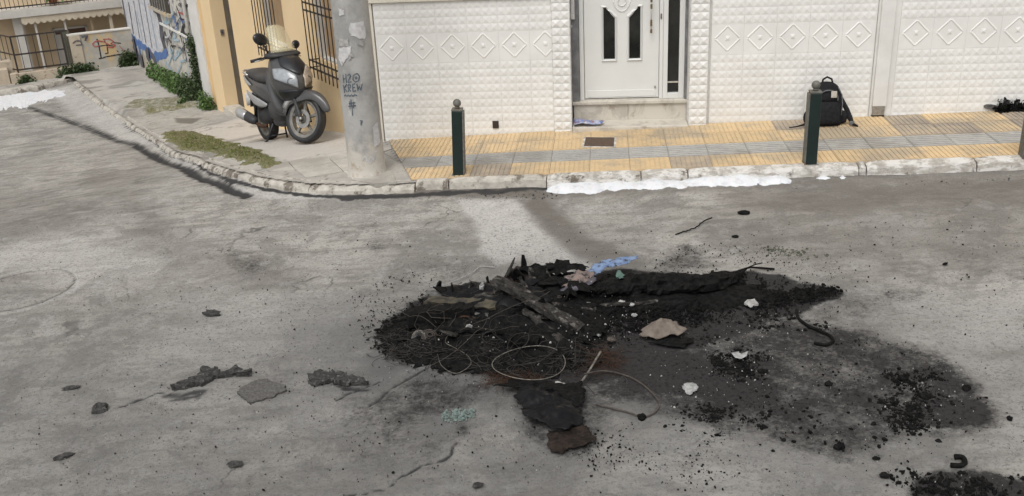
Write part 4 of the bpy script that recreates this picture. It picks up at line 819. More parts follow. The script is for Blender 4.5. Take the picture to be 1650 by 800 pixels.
for k, (poly_, mt) in enumerate([([(564, 38), (586, 34), (590, 56), (588, 64), (566, 58), (562, 50)], 'paper'), ([(545, 14), (553, 16), (554, 24), (547, 26)], 'paper'), ([(546, 78), (566, 74), (563, 90), (551, 106), (545, 96)], 'paper'), ([(544, 62), (560, 62), (562, 74), (546, 76)], 'ash'), ([(600, 205), (608, 196), (612, 232), (602, 236)], 'paper'), ([(588, 68), (584, 74), (574, 72), (578, 66)], 'ash'), ([(560, 94), (566, 84), (570, 90), (562, 98)], 'ash')]):
    pposter(poly_, mt, .004 + .001 * k, k)
# ================================================================== BOLLARDS
def bollard(px, py, label, lean=0, h=.80, rz=-6):
    p = gp(px, py, .12); o = thing('bollard', label, 'bollard', (p[0], p[1] + .05, p[2] - .004), math.radians(rz), 'street bollards along the kerb'); o.rotation_euler[1] = math.radians(lean)
    w = .052; obj('post', MB().box(-w, w, -w, w, -.05, h - .03), M['green_paint'], o, bevel=.005)
    obj('edge_strip', MB().box(w + .0005, w + .014, -w + .002, w - .002, -.04, h - .035) if px < 1000 else MB().box(-w - .014, -w - .0005, -w + .002, w - .002, -.04, h - .035), M['steel_edge'], o)
    obj('cap_plate', MB().box(-w - .002, w + .002, -w - .002, w + .002, h - .028, h - .012), M['steel_edge'], o, bevel=.003)
    obj('ball', MB().lathe([(.002, h - .01), (.028, h - .004), (.024, h + .006)] + [(.041 * math.sin(t), h + .043 - .041 * math.cos(t)) for t in np.linspace(.5, 3.12, 10)], 18), M['steel_edge'], o, smooth=True)
    obj('foot_plate', MB().box(-w - .015, w + .015, -w - .015, w + .015, -.02, .004), M['iron'] if False else M['steel_edge'], o)
bollard(739, 283, 'dark green square bollard with round cap nearest the concrete pole', 2.4, .69)
bollard(1308, 265, 'dark green square bollard standing in front of the black backpack', 0.0, .72)
bollard(1660, 254, 'dark green bollard cut off by the right edge of the picture', 0, .72)
# ================================================================== SMALL THINGS ON THE WHITE-HOUSE PAVEMENT
def wp(px, py, off=.12): return gp(px, py, off)
c4 = [wp(*p) for p in [(941, 236.5), (989, 237), (990, 223), (944, 222.5)]]
dc = thing('drain_cover', 'small rusty brown rectangular meter cover set in the yellow tiles before the door', 'cover', tuple(np.mean(c4, 0)))
loc = [tuple(p - np.mean(c4, 0)) for p in c4]
def slab(P, z0, z1): return MB().add([(p[0], p[1], p[2] + z0) for p in P] + [(p[0], p[1], p[2] + z1) for p in P], [(0, 1, 2, 3), (7, 6, 5, 4), (0, 4, 5, 1), (1, 5, 6, 2), (2, 6, 7, 3), (3, 7, 4, 0)])
M['cover'] = mk('cover', (.10, .06, .035), (.06, .04, .03), 30, .7, (.26, .24, .21), 22, (.62, .7), 60, .5)
obj('frame', slab([tuple(np.array(p) * 1.14) for p in loc], -.01, .004), M['kerb'], dc); obj('lid', slab(loc, -.01, .008), M['cover'], dc)
def patch(name, label, cat, pts, mat, hfun, rings=7, seg=60, seed=0, jag=.02, off=0., solid=0, group=None, kind=None, parent=None, smooth=True, ground=None, world=False, bottom=True):
    # a star-shaped sheet, mound or flake following an outline on the ground
    W_pts = [np.array(p[:2]) for p in pts] if world else [gp(p[0], p[1], off)[:2] for p in pts]; c = np.mean(W_pts, 0); R = random.Random(seed); bd = []
    per = [np.linalg.norm(W_pts[(i + 1) % len(W_pts)] - W_pts[i]) for i in range(len(W_pts))]; tot = sum(per)
    for i, a_ in enumerate(W_pts):
        e = W_pts[(i + 1) % len(W_pts)]; n = max(1, int(round(seg * per[i] / tot)))
        for k in range(n): p = a_ + (e - a_) * k / n; nz = (float(vnoise(np.array(p[0] * 23.), np.array(p[1] * 23.), seed)) - .5) * 2 * jag + R.uniform(-.3, .3) * jag; r = p - c; bd.append(c + r * (1 + nz / (np.linalg.norm(r) + 1e-6)))
    g = ground or (lambda x, y: float(zr(x, y)) + off); V = []; n = len(bd)
    zc = g(*c); V.append((0, 0, g(*c) + hfun(0., 0., c[0], c[1]) - zc))
    for j in range(1, rings + 1):
        k = j / rings
        for i, p in enumerate(bd): q = c + (p - c) * k; V.append((q[0] - c[0], q[1] - c[1], g(*q) + hfun(k, 2 * math.pi * i / n, q[0], q[1]) - zc))
    F = [(0, 1 + i, 1 + (i + 1) % n) for i in range(n)]
    for j in range(rings - 1): F += [(1 + j * n + i, 1 + (j + 1) * n + i, 1 + (j + 1) * n + (i + 1) % n, 1 + j * n + (i + 1) % n) for i in range(n)]
    if bottom and not solid:
        b0 = len(V); V += [(V[1 + (rings - 1) * n + i][0] * .98, V[1 + (rings - 1) * n + i][1] * .98, g(bd[i][0], bd[i][1]) - zc - .006) for i in range(n)]
        F += [(1 + (rings - 1) * n + i, b0 + i, b0 + (i + 1) % n, 1 + (rings - 1) * n + (i + 1) % n) for i in range(n)]
    mb = MB().add(V, F); o = obj(name, mb, mat, parent, smooth, solid=solid); 
    if parent is None: o.location = (c[0], c[1], zc)
    return tag(o, label, cat, group, kind)
nz = lambda x, y, sc, s=0: float(fbm(np.array(x), np.array(y), sc, 4, s)) - .5
r1 = random.Random(3)
P5 = [wmap(2.21, -.10, 0)[:2], wmap(2.52, -.09, 0)[:2], wmap(2.56, 0, 0)[:2], wmap(2.40, .10, 0)[:2], wmap(2.20, .12, 0)[:2]]
patch('crumpled_magazine', 'crumpled blue and brown paper lying on the lower door step', 'paper', P5, mk('magazine', (.08, .14, .36), (.5, .5, .54), 11, .5, (.24, .10, .06), 9, (.54, .6)), lambda k, t, x, y: .02 + .03 * (nz(x, y, 18, 3) + .5) + .01 * math.sin(t * 3), 5, 40, 5, .01, solid=.002, world=True, ground=lambda x, y: .222)
tw = lambda nm, lb, cat, pts, r, mat, n=6, parent=None: tag(obj(nm, MB().tube([tuple(gp(a, c_, o_)) for a, c_, o_ in pts], r, n), mat, parent, True), lb, cat)
# foam
def bead(seg): return lambda k, t, x, y: seg * (max(0, 1 - k ** 3)) ** .5 * (.75 + 1.0 * (nz(x, y, 9, 5) + .3) + .4 * nz(x, y, 30, 6))
FO = []
top = [(884, 300), (925, 292), (975, 288), (1030, 290), (1090, 288), (1150, 287), (1200, 285), (1250, 286), (1284, 292)]; bot = [(1284, 299), (1200, 304), (1120, 308), (1030, 311), (960, 314), (900, 314), (878, 309)]
def strip_foam(name, label, tp, bt, hgt, seed, kind='stuff', off=0):
    A_t = [gp(*p)[:2] for p in tp]; A_b = [gp(*p)[:2] for p in bt[::-1]]; n = 140; m_ = 9; b = MB(); V = []
    def samp(A, t):
        L_ = [0]; 
        for p, q in zip(A[:-1], A[1:]): L_.append(L_[-1] + np.linalg.norm(q - p))
        return np.array([np.interp(t * L_[-1], L_, [p[0] for p in A]), np.interp(t * L_[-1], L_, [p[1] for p in A])])
    for i in range(n + 1):
        t = i / n; a_, c_ = samp(A_t, t), samp(A_b, t); e = (c_ - a_) * (nz(t * 20, seed, 1.7, seed) * .9)
        for j in range(m_ + 1):
            k = j / m_; p = a_ - e * .5 + (c_ + e - a_) * k; w = math.sin(math.pi * k) ** .6 * min(1, min(t, 1 - t) * 14) ** .6
            V.append((p[0], p[1], float(zr(*p)) - .012 + w * hgt * (1.0 + nz(p[0], p[1], 5, 5) * 1.1 + nz(p[0], p[1], 17, 8) * .5)))
    b.add(V, [(i * (m_ + 1) + j, (i + 1) * (m_ + 1) + j, (i + 1) * (m_ + 1) + j + 1, i * (m_ + 1) + j + 1) for i in range(n) for j in range(m_)])
    return tag(obj(name, b, M['foam'], None, True), label, 'foam', kind=kind)
strip_foam('fire_foam', 'long strip of white extinguishing foam in the gutter below the kerb', top, bot, .065, 3)
strip_foam('fire_foam', 'white foam spread across the road at the far left', [(-60, 152), (0, 149), (40, 148), (62, 147), (72, 144), (108, 143), (112, 150)], [(106, 156), (86, 158), (80, 163), (52, 168), (40, 175), (0, 181), (-60, 190)], .025, 5)
for k, (x, y, w, lb) in enumerate([(1326, 290, 15, 'small white foam blob just right of the long foam strip'), (1358, 289, 6, 'tiny foam blob by the kerb right of the bollard')]):
    patch('foam_blob', lb, 'foam', [(x - w, y + 1), (x - w * .5, y - 3), (x + w * .4, y - 2.5), (x + w, y + 1), (x + w * .3, y + 3), (x - w * .5, y + 3)], M['foam'], bead(.03), 5, 30, k, .01)
# ================================================================== WEEDS
def sp(px, py): p = gp(px, py, .12); return np.array([p[0], p[1], sz(p[0], p[1])])
def wallfoot(u0, u1, v=.06, n=4): return [(lambda p: np.array([p[0], p[1], sz(p[0], p[1])]))(WA(u0 + (u1 - u0) * i / (n - 1), v)) for i in range(n)]
leafclump('weed_clump', 'bright green weed bush beside the ochre trim at the wall foot', wallfoot(7.6, 8.1, .12), 900, .055, M['leaf'], .14, .30, group='weeds along the graffiti wall')
leafclump('weed_clump', 'dense low green weeds in the middle of the graffiti wall foot', wallfoot(9.4, 10.9, .15), 1600, .065, M['leaf'], .20, .36, group='weeds along the graffiti wall')
leafclump('weed_clump', 'dark weeds between the downpipe and the climbing ivy', wallfoot(8.5, 9.4, .15), 1400, .065, M['leaf_dark'], .20, .42, group='weeds along the graffiti wall')
leafclump('weed_clump', 'sparse weeds at the far end of the graffiti wall foot', wallfoot(11.0, 12.8, .12), 800, .08, M['leaf'], .15, .34, group='weeds along the graffiti wall')
cl = [np.array([*(WA(8.55, .05)), z]) for z in (-1.0, -.6, -.2, .15)]
leafclump('climbing_ivy', 'tall dark ivy climbing the downpipe of the graffiti building', cl, 1100, .06, M['leaf_dark'], .11, .15)
lwp = lambda s0, s1, d: [np.array(tow(LFR, s0 + (s1 - s0) * k, d, float(zr(*tow(LFR, s0 + (s1 - s0) * k, d, 0)[:2])) + .12)) for k in (0, .33, .66, 1)]
leafclump('weed_clump', 'green weed bush in the corner of the graffitied low wall', lwp(-.35, -.02, -.12), 900, .09, M['leaf_dark'], .16, .42, group='weeds at the low wall')
leafclump('weed_clump', 'dark green weeds at the foot of the low wall pier', lwp(-1.75, -1.05, -.14), 1000, .09, M['leaf_dark'], .18, .26, group='weeds at the low wall')
leafclump('weed_clump', 'small weeds on the ledge below the railing posts', lwp(-2.7, -2.4, -.14), 260, .08, M['leaf_dark'], .12, .16, group='weeds at the low wall')
leafclump('weed_clump', 'small pale weeds by the light slab piece on the pavement', [sp(290, 172), sp(300, 168)], 120, .05, M['leaf'], .07, .10, group='weeds on the pavement')
# moss tufts: one mass of short blades
b = MB(); P = gpoly(MOSS, .11); lo, hi = P.min(0), P.max(0); R = random.Random(4); cnt = 0
while cnt < 4200:
    x, y = R.uniform(lo[0], hi[0]), R.uniform(lo[1], hi[1])
    if float(sdist(np.array([x]), np.array([y]), P)[0]) < .02 or nz(x, y, 4, 9) < R.uniform(-.35, .1): continue
    z = sz(x, y); h = R.uniform(.008, .028); t = R.uniform(0, 6.28); a_ = .007
    b.add([(x - a_ * math.cos(t), y - a_ * math.sin(t), z - .004), (x + a_ * math.cos(t), y + a_ * math.sin(t), z - .004), (x + R.uniform(-.015, .015), y + R.uniform(-.015, .015), z + h)], [(0, 1, 2)]); cnt += 1
tag(obj('moss_strip', b, M['moss']), 'strip of green and brown moss along the curved kerb beside the scooter', 'moss', kind='stuff')
# scorched plant at the right wall
s_, z_ = onwall(WFR, 1622, 170); q = np.array(tow(WFR, s_, -.05, .27))
cp = leafclump('charred_weed', 'burnt black weed against the white wall at the right edge', [q + np.array([-.12, 0, 0]), q + np.array([.16, 0, 0])], 420, .05, M['char'], .06, .14)
sm_ = MB(); bd = [(s_ + .20 * math.cos(t) * (1 + .4 * math.sin(5 * t)) + .02, .30 + .10 * math.sin(t) * (1 + .45 * math.sin(7 * t + 1))) for t in np.linspace(0, 6.28, 50)[:-1]]
M['sootmark'] = mk('sootmark', (.05, .05, .05), (.14, .13, .125), 18, .9)
wsm = MB().add([(p[0], -.0135, p[1]) for p in bd], [tuple(range(len(bd)))]); obj('soot_stain', wsm, M['sootmark'], wh, label='black soot stain low on the tiles')
# ================================================================== SCOOTER
fp = gp(497, 230, .12); WB, WRr = 1.30, .275
f2 = np.array([fp[0], fp[1]]); Fz = sz(*f2); hd = np.array([.559, -.829]); rr2 = f2 - hd * WB; Rz = sz(*rr2)
scz = thing('scooter', 'dark grey motor scooter with yellowed windscreen parked beside the ochre house', 'motor scooter', (rr2[0], rr2[1], Rz))
scz.rotation_euler = (math.radians(-1.5), -math.atan2(Fz - Rz, WB), math.atan2(hd[1], hd[0])); scz.scale = (1.05, 1.05, 1.06)
def K(name, b, mat, parent=None, smooth=True, sub=0, bevel=0, label=None, solid=0): return obj(name, b, M[mat] if isinstance(mat, str) else mat, parent or scz, smooth, bevel, sub, solid, label)
def wheelset(R, w, spokes, name='wheel'):
    rim = MB(); rr = R * .76
    rim.lathe([(rr - .03, -w * .32), (rr, -w * .42), (rr + .012, -w * .40), (rr + .004, -w * .2), (rr - .012, 0), (rr + .004, w * .2), (rr + .012, w * .40), (rr, w * .42), (rr - .03, w * .32), (rr - .03, -w * .32)], 40, ax=1)
    rim.lathe([(.001, -.045), (.038, -.045), (.042, -.03), (.042, .03), (.038, .045), (.001, .045)], 20, ax=1)
    for k in range(spokes):
        a = 2 * math.pi * k / spokes + .3
        secs = []
        for (r, hw, ht) in ((.03, .022, .02), (.09, .016, .014), (rr * .7, .017, .011), (rr - .015, .028, .012)):
            e = Vector((math.cos(a), 0, math.sin(a))); n = Vector((-math.sin(a), 0, math.cos(a))); c = e * r + Vector((0, -.012, 0))
            secs.append([c + n * hw + Vector((0, ht, 0)), c - n * hw + Vector((0, ht, 0)), c - n * hw * .8 - Vector((0, ht, 0)), c + n * hw * .8 - Vector((0, ht, 0))])
        rim.loft(secs)
    o = link(name, mesh(name, rim, M['alloy'], True)); es = o.modifiers.new('e', 'EDGE_SPLIT'); es.split_angle = .7
    ty = MB(); rm = (R + rr) / 2; hh = (R - rr) / 2
    prof = [(rr + .002, -w * .40), (rr + hh * .7, -w * .52), (R - hh * .35, -w * .50), (R - .012, -w * .36), (R - .002, -w * .16), (R, 0), (R - .002, w * .16), (R - .012, w * .36), (R - hh * .35, w * .50), (rr + hh * .7, w * .52), (rr + .002, w * .40)]
    ty.lathe(prof, 56, ax=1); t = obj('tyre', ty, M['rubber'], o, True)
    tr = MB()
    for k in range(36):
        a = 2 * math.pi * k / 36; 
        for sgn in (-1, 1):
            p = [Vector(((R + .0015) * math.cos(a + da), y, (R + .0015) * math.sin(a + da))) for da, y in ((0, sgn * .004), (.07, sgn * w * .3))]; tr.tube(p, .0022, 4)
    d = MB().lathe([(.055, -.052), (.105, -.052), (.105, -.048), (.055, -.048), (.055, -.052)], 30, ax=1); obj('brake_disc', d, M['brushed'], o)
    return o
CP = Vector((WB, 0, WRr)); steer = math.radians(29)
st_ax = Vector((-.42, 0, .91)).normalized()
def SM(): return Matrix.Translation(CP) @ Matrix.Rotation(steer, 4, st_ax) @ Matrix.Translation(-CP)
fw_ = wheelset(WRr, .10, 5); fw_.parent = scz; fw_.matrix_local = SM() @ Matrix.Translation(CP)
rw_ = wheelset(WRr * .96, .115, 5); rw_.parent = scz; rw_.location = (0, 0, WRr * .96)
rw_.rotation_euler = (0, .6, 0)
# front assembly (turned with the steering): fork, fender, disc calliper
def KF(name, b, mat, **k): b.xf(SM()); return K(name, b, mat, **k)
for sg in (-1, 1):
    KF('fork_leg', MB().tube([(WB, sg * .078, WRr - .03), (WB - .03, sg * .078, WRr + .06), (WB - .16, sg * .075, WRr + .34)], [.020, .022, .024], 10), 'scoot_plastic')
KF('axle_nut', MB().tube([(WB, -.10, WRr), (WB, -.075, WRr)], .02, 8), 'brushed')
KF('calliper', MB().box(WB - .11, WB - .04, -.075, -.045, WRr + .03, WRr + .11), 'scoot_plastic', bevel=.01)
secs = []
for a in np.linspace(math.radians(172), math.radians(12), 16):
    r = WRr + .045 + .035 * max(0, 1.6 - a); wq = .080 if a > 1.1 else .080 - (1.1 - a) * .065; c = Vector((WB + r * math.cos(a), 0, WRr + r * math.sin(a))); e = Vector((math.cos(a), 0, math.sin(a)))
    dp_ = .085 + .05 * math.sin(min(max((a - .9) / 1.6, 0), 1) * math.pi)
    secs.append([c + Vector((0, wq, 0)) - e * dp_, c + Vector((0, wq, 0)) - e * .02, c + Vector((0, wq * .6, 0)) + e * .008, c + e * .016, c + Vector((0, -wq * .6, 0)) + e * .008, c + Vector((0, -wq, 0)) - e * .02, c + Vector((0, -wq, 0)) - e * dp_,
                 c + Vector((0, -wq + .008, 0)) - e * dp_, c + Vector((0, -wq + .01, 0)) - e * .025, c - e * .0, c + Vector((0, wq - .01, 0)) - e * .025, c + Vector((0, wq - .008, 0)) - e * dp_])
KF('front_fender', MB().loft(secs), 'scoot_grey', sub=1)
# silver fender flank
sf_ = []
for a in np.linspace(math.radians(155), math.radians(100), 6):
    r = WRr + .045; e = Vector((math.cos(a), 0, math.sin(a))); c = Vector((WB, 0, WRr)) + e * r; sf_.append([c + Vector((0, -.082, 0)) - e * .075, c + Vector((0, -.086, 0)) - e * .03, c + Vector((0, -.083, 0)) + e * .0, c + Vector((0, -.078, 0)) - e * .03])
KF('fender_badge', MB().loft(sf_), 'silver')
# cowl: stacked rounded cross sections (x centre, half length, half width, z)
def ring(cx, hx, hy, z, n=20, p=2.6, tilt=0, nose=0):
    out = []
    for k in range(n):
        t = 2 * math.pi * k / n; c, s = math.cos(t), math.sin(t); x = hx * (abs(c) ** (2 / p)) * (1 if c >= 0 else -1); y = hy * (abs(s) ** (2 / p)) * (1 if s >= 0 else -1)
        if nose and x > 0: y *= 1 - nose * (x / hx) ** 2
        out.append((cx + x, y, z + tilt * x))
    return out
CW = [(.45, -.27, .13, .08, 0, 0), (.53, -.22, .20, .16, .3, 0), (.62, -.21, .26, .215, .38, 0), (.72, -.22, .285, .24, .42, 0), (.82, -.26, .275, .232, .40, 0), (.91, -.31, .24, .20, .34, 0), (.98, -.36, .20, .165, .2, 0), (1.02, -.38, .14, .12, .1, 0)]
K('front_cowl', MB().loft([ring(WB + cx, hx, hy, z, nose=no, n=28, p=2.3) for z, cx, hx, hy, no, _ in CW]), 'scoot_grey', sub=1)
def cpt(phi, z, sc_=1.0):
    zs = [c[0] for c in CW]; cx, hx, hy, no = (float(np.interp(z, zs, [c[i] for c in CW])) for i in (1, 2, 3, 4)); hx *= sc_; hy *= sc_
    c, s = math.cos(phi), math.sin(phi); x = hx * abs(c) ** (2 / 2.3) * (1 if c >= 0 else -1); y = hy * abs(s) ** (2 / 2.3) * (1 if s >= 0 else -1)
    if x > 0: y *= 1 - no * (x / hx) ** 2
    return (WB + cx + x, y, z)
def cpatch(name, ph0, ph1, zlo, zhi, mat, sc_=1.012, n=12, m_=7, th=.012, label=None, **k):
    b = MB(); V = []
    for i in range(n + 1):
        u = i / n; ph = math.radians(ph0 + (ph1 - ph0) * u)
        for j in range(m_ + 1): V.append(cpt(ph, zlo(u) + (zhi(u) - zlo(u)) * j / m_, sc_ + .012 * math.sin(math.pi * u) * math.sin(math.pi * j / m_)))
    b.add(V, [(i * (m_ + 1) + j, (i + 1) * (m_ + 1) + j, (i + 1) * (m_ + 1) + j + 1, i * (m_ + 1) + j + 1) for i in range(n) for j in range(m_)]); return K(name, b, mat, solid=th, label=label, **k)
cpatch('nose_panel', -52, 52, lambda u: .775 + .12 * abs(2 * u - 1) ** 1.3, lambda u: .995 - .01 * abs(2 * u - 1), 'scoot_dark')
for sg in (-1, 1):
    HLt = cpatch('headlight', sg * 14, sg * 78, lambda u: .635 + .13 * u ** 1.2, lambda u: .765 + .09 * math.sin(min(u * 1.5, 1) * 1.57) + .02 * u, 'lens' if sg < 0 else 'reflector')
    e = cpt(math.radians(sg * 36), .715, .99); b = MB().lathe([(.001, 0), (.035, 0), (.042, .008), (.036, .014)], 18, ax=0); b.xf(Matrix.Translation(e) @ Matrix.Rotation(math.radians(sg * 30), 4, 'Z') @ Matrix.Translation((-.002, 0, 0))); K('lamp', b, 'brushed', parent=None)
cpatch('nose_lip', -80, 80, lambda u: .49, lambda u: .605 + .02 * abs(2 * u - 1), 'scoot_dark', 1.0)
# instrument shroud and windscreen
K('dash_shroud', MB().loft([ring(WB - .44, .02, .06, .97), ring(WB - .38, .17, .20, .985, tilt=.0), ring(WB - .38, .19, .225, 1.025, tilt=-.08), ring(WB - .43, .10, .15, 1.07, tilt=.1), ring(WB - .45, .03, .05, 1.085)]), 'scoot_plastic', sub=1)
ws = MB(); vs = []; nn_ = 13; mm = 12
for i in range(mm):
    k = i / (mm - 1); z = 1.05 + .31 * k; hw = .152 - .050 * k - .035 * max(0, (k - .8) / .2) ** 2.5; xc = WB - .24 - .19 * k - .03 * k * k
    for j in range(nn_): t = -1 + 2 * j / (nn_ - 1); zz = z; vs.append((xc - .085 * t * t * (1 - .3 * k), hw * t, zz))
ws.add(vs, [(i * nn_ + j, i * nn_ + j + 1, (i + 1) * nn_ + j + 1, (i + 1) * nn_ + j) for i in range(mm - 1) for j in range(nn_ - 1)]); K('windscreen', ws, 'screen', solid=.005)
# leg shield, floor, body
K('leg_shield', MB().loft([ring(WB - .42, .06, .10, .30, nose=0), ring(WB - .40, .075, .19, .36), ring(WB - .44, .07, .215, .50), ring(WB - .48, .065, .225, .65), ring(WB - .50, .055, .215, .80), ring(WB - .50, .05, .16, .93)]), 'scoot_grey', sub=1)
K('inner_fender', MB().loft([ring(WB - .36, .04, .08, .28), ring(WB - .33, .06, .12, .42), ring(WB - .30, .08, .12, .52)]), 'scoot_dark', sub=1)
def hring(x, cz, hy, hz, n=20, p=2.8): return [(x, hy * (abs(math.cos(t)) ** (2 / p)) * (1 if math.cos(t) >= 0 else -1), cz + hz * (abs(math.sin(t)) ** (2 / p)) * (1 if math.sin(t) >= 0 else -1)) for t in np.linspace(0, 2 * math.pi, n + 1)[:-1]]
K('floor_tunnel', MB().loft([hring(WB - .40, .34, .17, .08), hring(.75, .34, .17, .09), hring(.62, .37, .17, .11), hring(.50, .42, .16, .15)]), 'scoot_plastic', sub=1)
K('centre_spine', MB().loft([hring(WB - .46, .52, .09, .14), hring(.72, .50, .08, .12), hring(.56, .56, .10, .16)]), 'scoot_plastic', sub=1)
K('belly_fairing', MB().loft([hring(WB - .44, .26, .13, .05), hring(.70, .24, .14, .07), hring(.48, .28, .13, .08)]), 'scoot_plastic', sub=1)
K('body', MB().loft([hring(.66, .50, .10, .12), hring(.52, .58, .15, .16), hring(.30, .62, .165, .14), hring(.05, .67, .15, .12), hring(-.17, .74, .12, .095), hring(-.36, .82, .07, .05)]), 'scoot_grey', sub=1)
K('seat', MB().loft([hring(.66, .70, .06, .05), hring(.60, .745, .12, .06), hring(.42, .765, .155, .06), hring(.24, .78, .16, .06), hring(.17, .82, .155, .07), hring(-.02, .84, .14, .06), hring(-.17, .845, .11, .045), hring(-.22, .84, .07, .03)]), 'seat', sub=1)
K('grab_rail', MB().tube([(0, .14, .82), (-.14, .14, .86), (-.30, .08, .88), (-.34, 0, .88), (-.30, -.08, .88), (-.14, -.14, .86), (0, -.14, .82)], .013, 8), 'silver')
for sg in (-1, 1):
    q = [[(x, sg * y, z + dz) for (y, dz) in ((w, h), (w + .012, 0), (w, -h), (w - .03, 0))] for x, w, z, h in ((.56, .155, .46, .02), (.42, .175, .47, .075), (.22, .182, .51, .095), (.02, .174, .57, .075), (-.14, .145, .65, .02))]
    K('side_panel', MB().loft(q), 'silver', sub=1)
    q = [[(x, sg * y, z + dz) for (y, dz) in ((w, h), (w + .010, 0), (w, -h), (w - .03, 0))] for x, w, z, h in ((.14, .172, .70, .015), (-.04, .162, .74, .05), (-.20, .125, .79, .05), (-.33, .08, .83, .015))]
    K('tail_panel', MB().loft(q), 'silver', sub=1)
K('tail_light', MB().loft([hring(-.27, .80, .07, .04), hring(-.32, .805, .055, .028), hring(-.335, .81, .03, .015)]), mk('tail_red', (.25, .02, .02), None, 3, .15), sub=1)
K('rear_fender', MB().loft([[(x, .06, z), (x, -.06, z), (x, -.05, z + .02), (x, .05, z + .02)] for x, z in ((.05, .60), (-.18, .60), (-.30, .52), (-.36, .42))]), 'scoot_plastic')
K('number_plate', MB().box(-.385, -.378, -.09, .09, .44, .60), 'paper')
K('engine_case', MB().loft([hring(.36, .33, .09, .08), hring(.22, .31, .12, .11), hring(.08, .30, .12, .10), hring(-.04, .28, .10, .06)]), 'scoot_plastic', sub=1)
K('air_box', MB().loft([hring(.20, .43, .13, .04), hring(.0, .44, .13, .06), hring(-.16, .43, .11, .04)]), 'scoot_plastic', sub=1)
ex = K('exhaust', MB().tube([(.30, -.12, .20), (.16, -.15, .20), (.06, -.165, .24)], .022, 8), 'rust')
K('muffler', MB().tube([(.10, -.18, .26), (.06, -.182, .272), (-.02, -.185, .29), (-.34, -.19, .36), (-.40, -.19, .373)], [.03, .052, .062, .066, .045], 14), 'scoot_plastic', parent=ex)
K('heat_shield', MB().tube([(-.12, -.203, .315), (-.16, -.205, .328), (-.36, -.205, .37), (-.41, -.203, .382)], [.045, .062, .064, .05], 14), 'silver', parent=ex)
K('tail_pipe', MB().tube([(-.40, -.19, .373), (-.44, -.19, .38)], .022, 10), 'scoot_dark', parent=ex)
for sg in (-1, 1): K('shock_absorber', MB().tube([(.0, sg * .13, .30), (.10, sg * .135, .56)], .022, 8), 'scoot_dark')
cs = MB()
for sg in (-1, 1): cs.tube([(.40, sg * .07, .22), (.26, sg * .13, .02), (.22, sg * .15, .0)], .012, 6)
cs.tube([(.30, -.11, .07), (.30, .11, .07)], .010, 6); K('centre_stand', cs, 'scoot_dark')
# handlebar, levers, mirrors
HB = MB(); hx = WB - .50; rot = Matrix.Translation((hx, 0, 0)) @ Matrix.Rotation(steer * .8, 4, 'Z') @ Matrix.Translation((-hx, 0, 0))
def KH(name, b, mat, **k): b.xf(rot); return K(name, b, mat, **k)
KH('handlebar', MB().tube([(hx - .10, -.34, .985), (hx - .03, -.22, 1.0), (hx + .03, 0, 1.01), (hx - .03, .22, 1.0), (hx - .10, .34, .985)], .014, 8), 'scoot_dark')
for sg in (-1, 1):
    KH('grip', MB().tube([(hx - .105, sg * .35, .983), (hx - .04, sg * .235, 1.0)], .019, 10), 'rubber')
    KH('brake_lever', MB().tube([(hx + .0, sg * .22, .995), (hx + .02, sg * .29, .985), (hx - .02, sg * .37, .975)], .007, 6), 'brushed')
    mz = 0 if sg < 0 else -.10; mr = KH('mirror', MB().tube([(hx + .02, sg * .17, 1.02), (hx + .06, sg * .24, 1.10 + mz * .5), (hx + .04, sg * .26, 1.19 + mz)], .008, 6), 'scoot_dark')
    e = Vector((hx + .03, sg * .27, 1.215 + mz)); sc_ = (.04, .11, .07) if sg < 0 else (.035, .06, .05); hb = MB()
    hb.lathe([(.001, -1)] + [(math.sin(t), -math.cos(t)) for t in np.linspace(.3, 2.8, 8)] + [(.001, 1)], 14); hb.v = [(v[0] * sc_[0], v[1] * sc_[1], v[2] * sc_[2]) for v in hb.v]
    hb.xf(Matrix.Translation(e) @ Matrix.Rotation(sg * .25, 4, 'X')); KH('mirror_shell', hb, 'scoot_dark', parent=None)
    if False: mr
# ================================================================== BACKPACK
bp = gp(1333, 206, .12); bpk = thing('backpack', 'black backpack with pale card tag leaning against the white tiled wall', 'backpack', (bp[0], bp[1] + .02, bp[2]), math.radians(-6)); bpk.rotation_euler[0] = math.radians(-7)
def B_(name, b, mat, parent=None, smooth=True, sub=0, bevel=0, solid=0): return obj(name, b, M[mat], parent or bpk, smooth, bevel, sub, solid)
def br(z, hx, hy, cy, p=3.2, cx=0): return [(cx + hx * (abs(math.cos(t)) ** (2 / p)) * (1 if math.cos(t) >= 0 else -1), cy + hy * (abs(math.sin(t)) ** (2 / p)) * (1 if math.sin(t) >= 0 else -1), z) for t in np.linspace(0, 2 * math.pi, 21)[:-1]]
B_('body', MB().loft([br(.0, .15, .075, .1), br(.02, .175, .09, .1), br(.10, .18, .095, .1), br(.25, .172, .085, .1), br(.36, .158, .075, .105), br(.43, .125, .06, .11), br(.465, .075, .04, .115), br(.475, .03, .02, .12)]), 'fabric', sub=2)
B_('front_pocket', MB().loft([br(.03, .12, .03, .0), br(.06, .14, .045, .0), br(.16, .14, .05, .0), br(.24, .125, .04, .01), br(.28, .10, .02, .025)]), 'fabric', sub=2)
B_('upper_pocket', MB().loft([br(.27, .11, .03, .03), br(.30, .115, .04, .025), br(.37, .10, .035, .035), br(.41, .07, .02, .05)]), 'fabric', sub=2)
B_('zip_trim', MB().tube([(.0 + .10 * math.cos(t), -.012 - .0 * t, .30 + .095 * math.sin(t)) for t in np.linspace(-.2, math.pi + .2, 16)], .006, 6), 'fabric_grey'); B_('side_piping', MB().tube([(.150, .02, .12), (.160, .03, .24), (.150, .04, .34), (.11, .05, .42)], .006, 6), 'fabric_grey')
B_('tag_card', MB().box(.025, .085, -.025, -.019, .315, .385), 'cardplate', bevel=.003)
B_('handle', MB().tube([(-.045, .11, .455), (-.04, .10, .50), (0, .095, .525), (.05, .10, .50), (.065, .11, .445)], .011, 8), 'fabric')
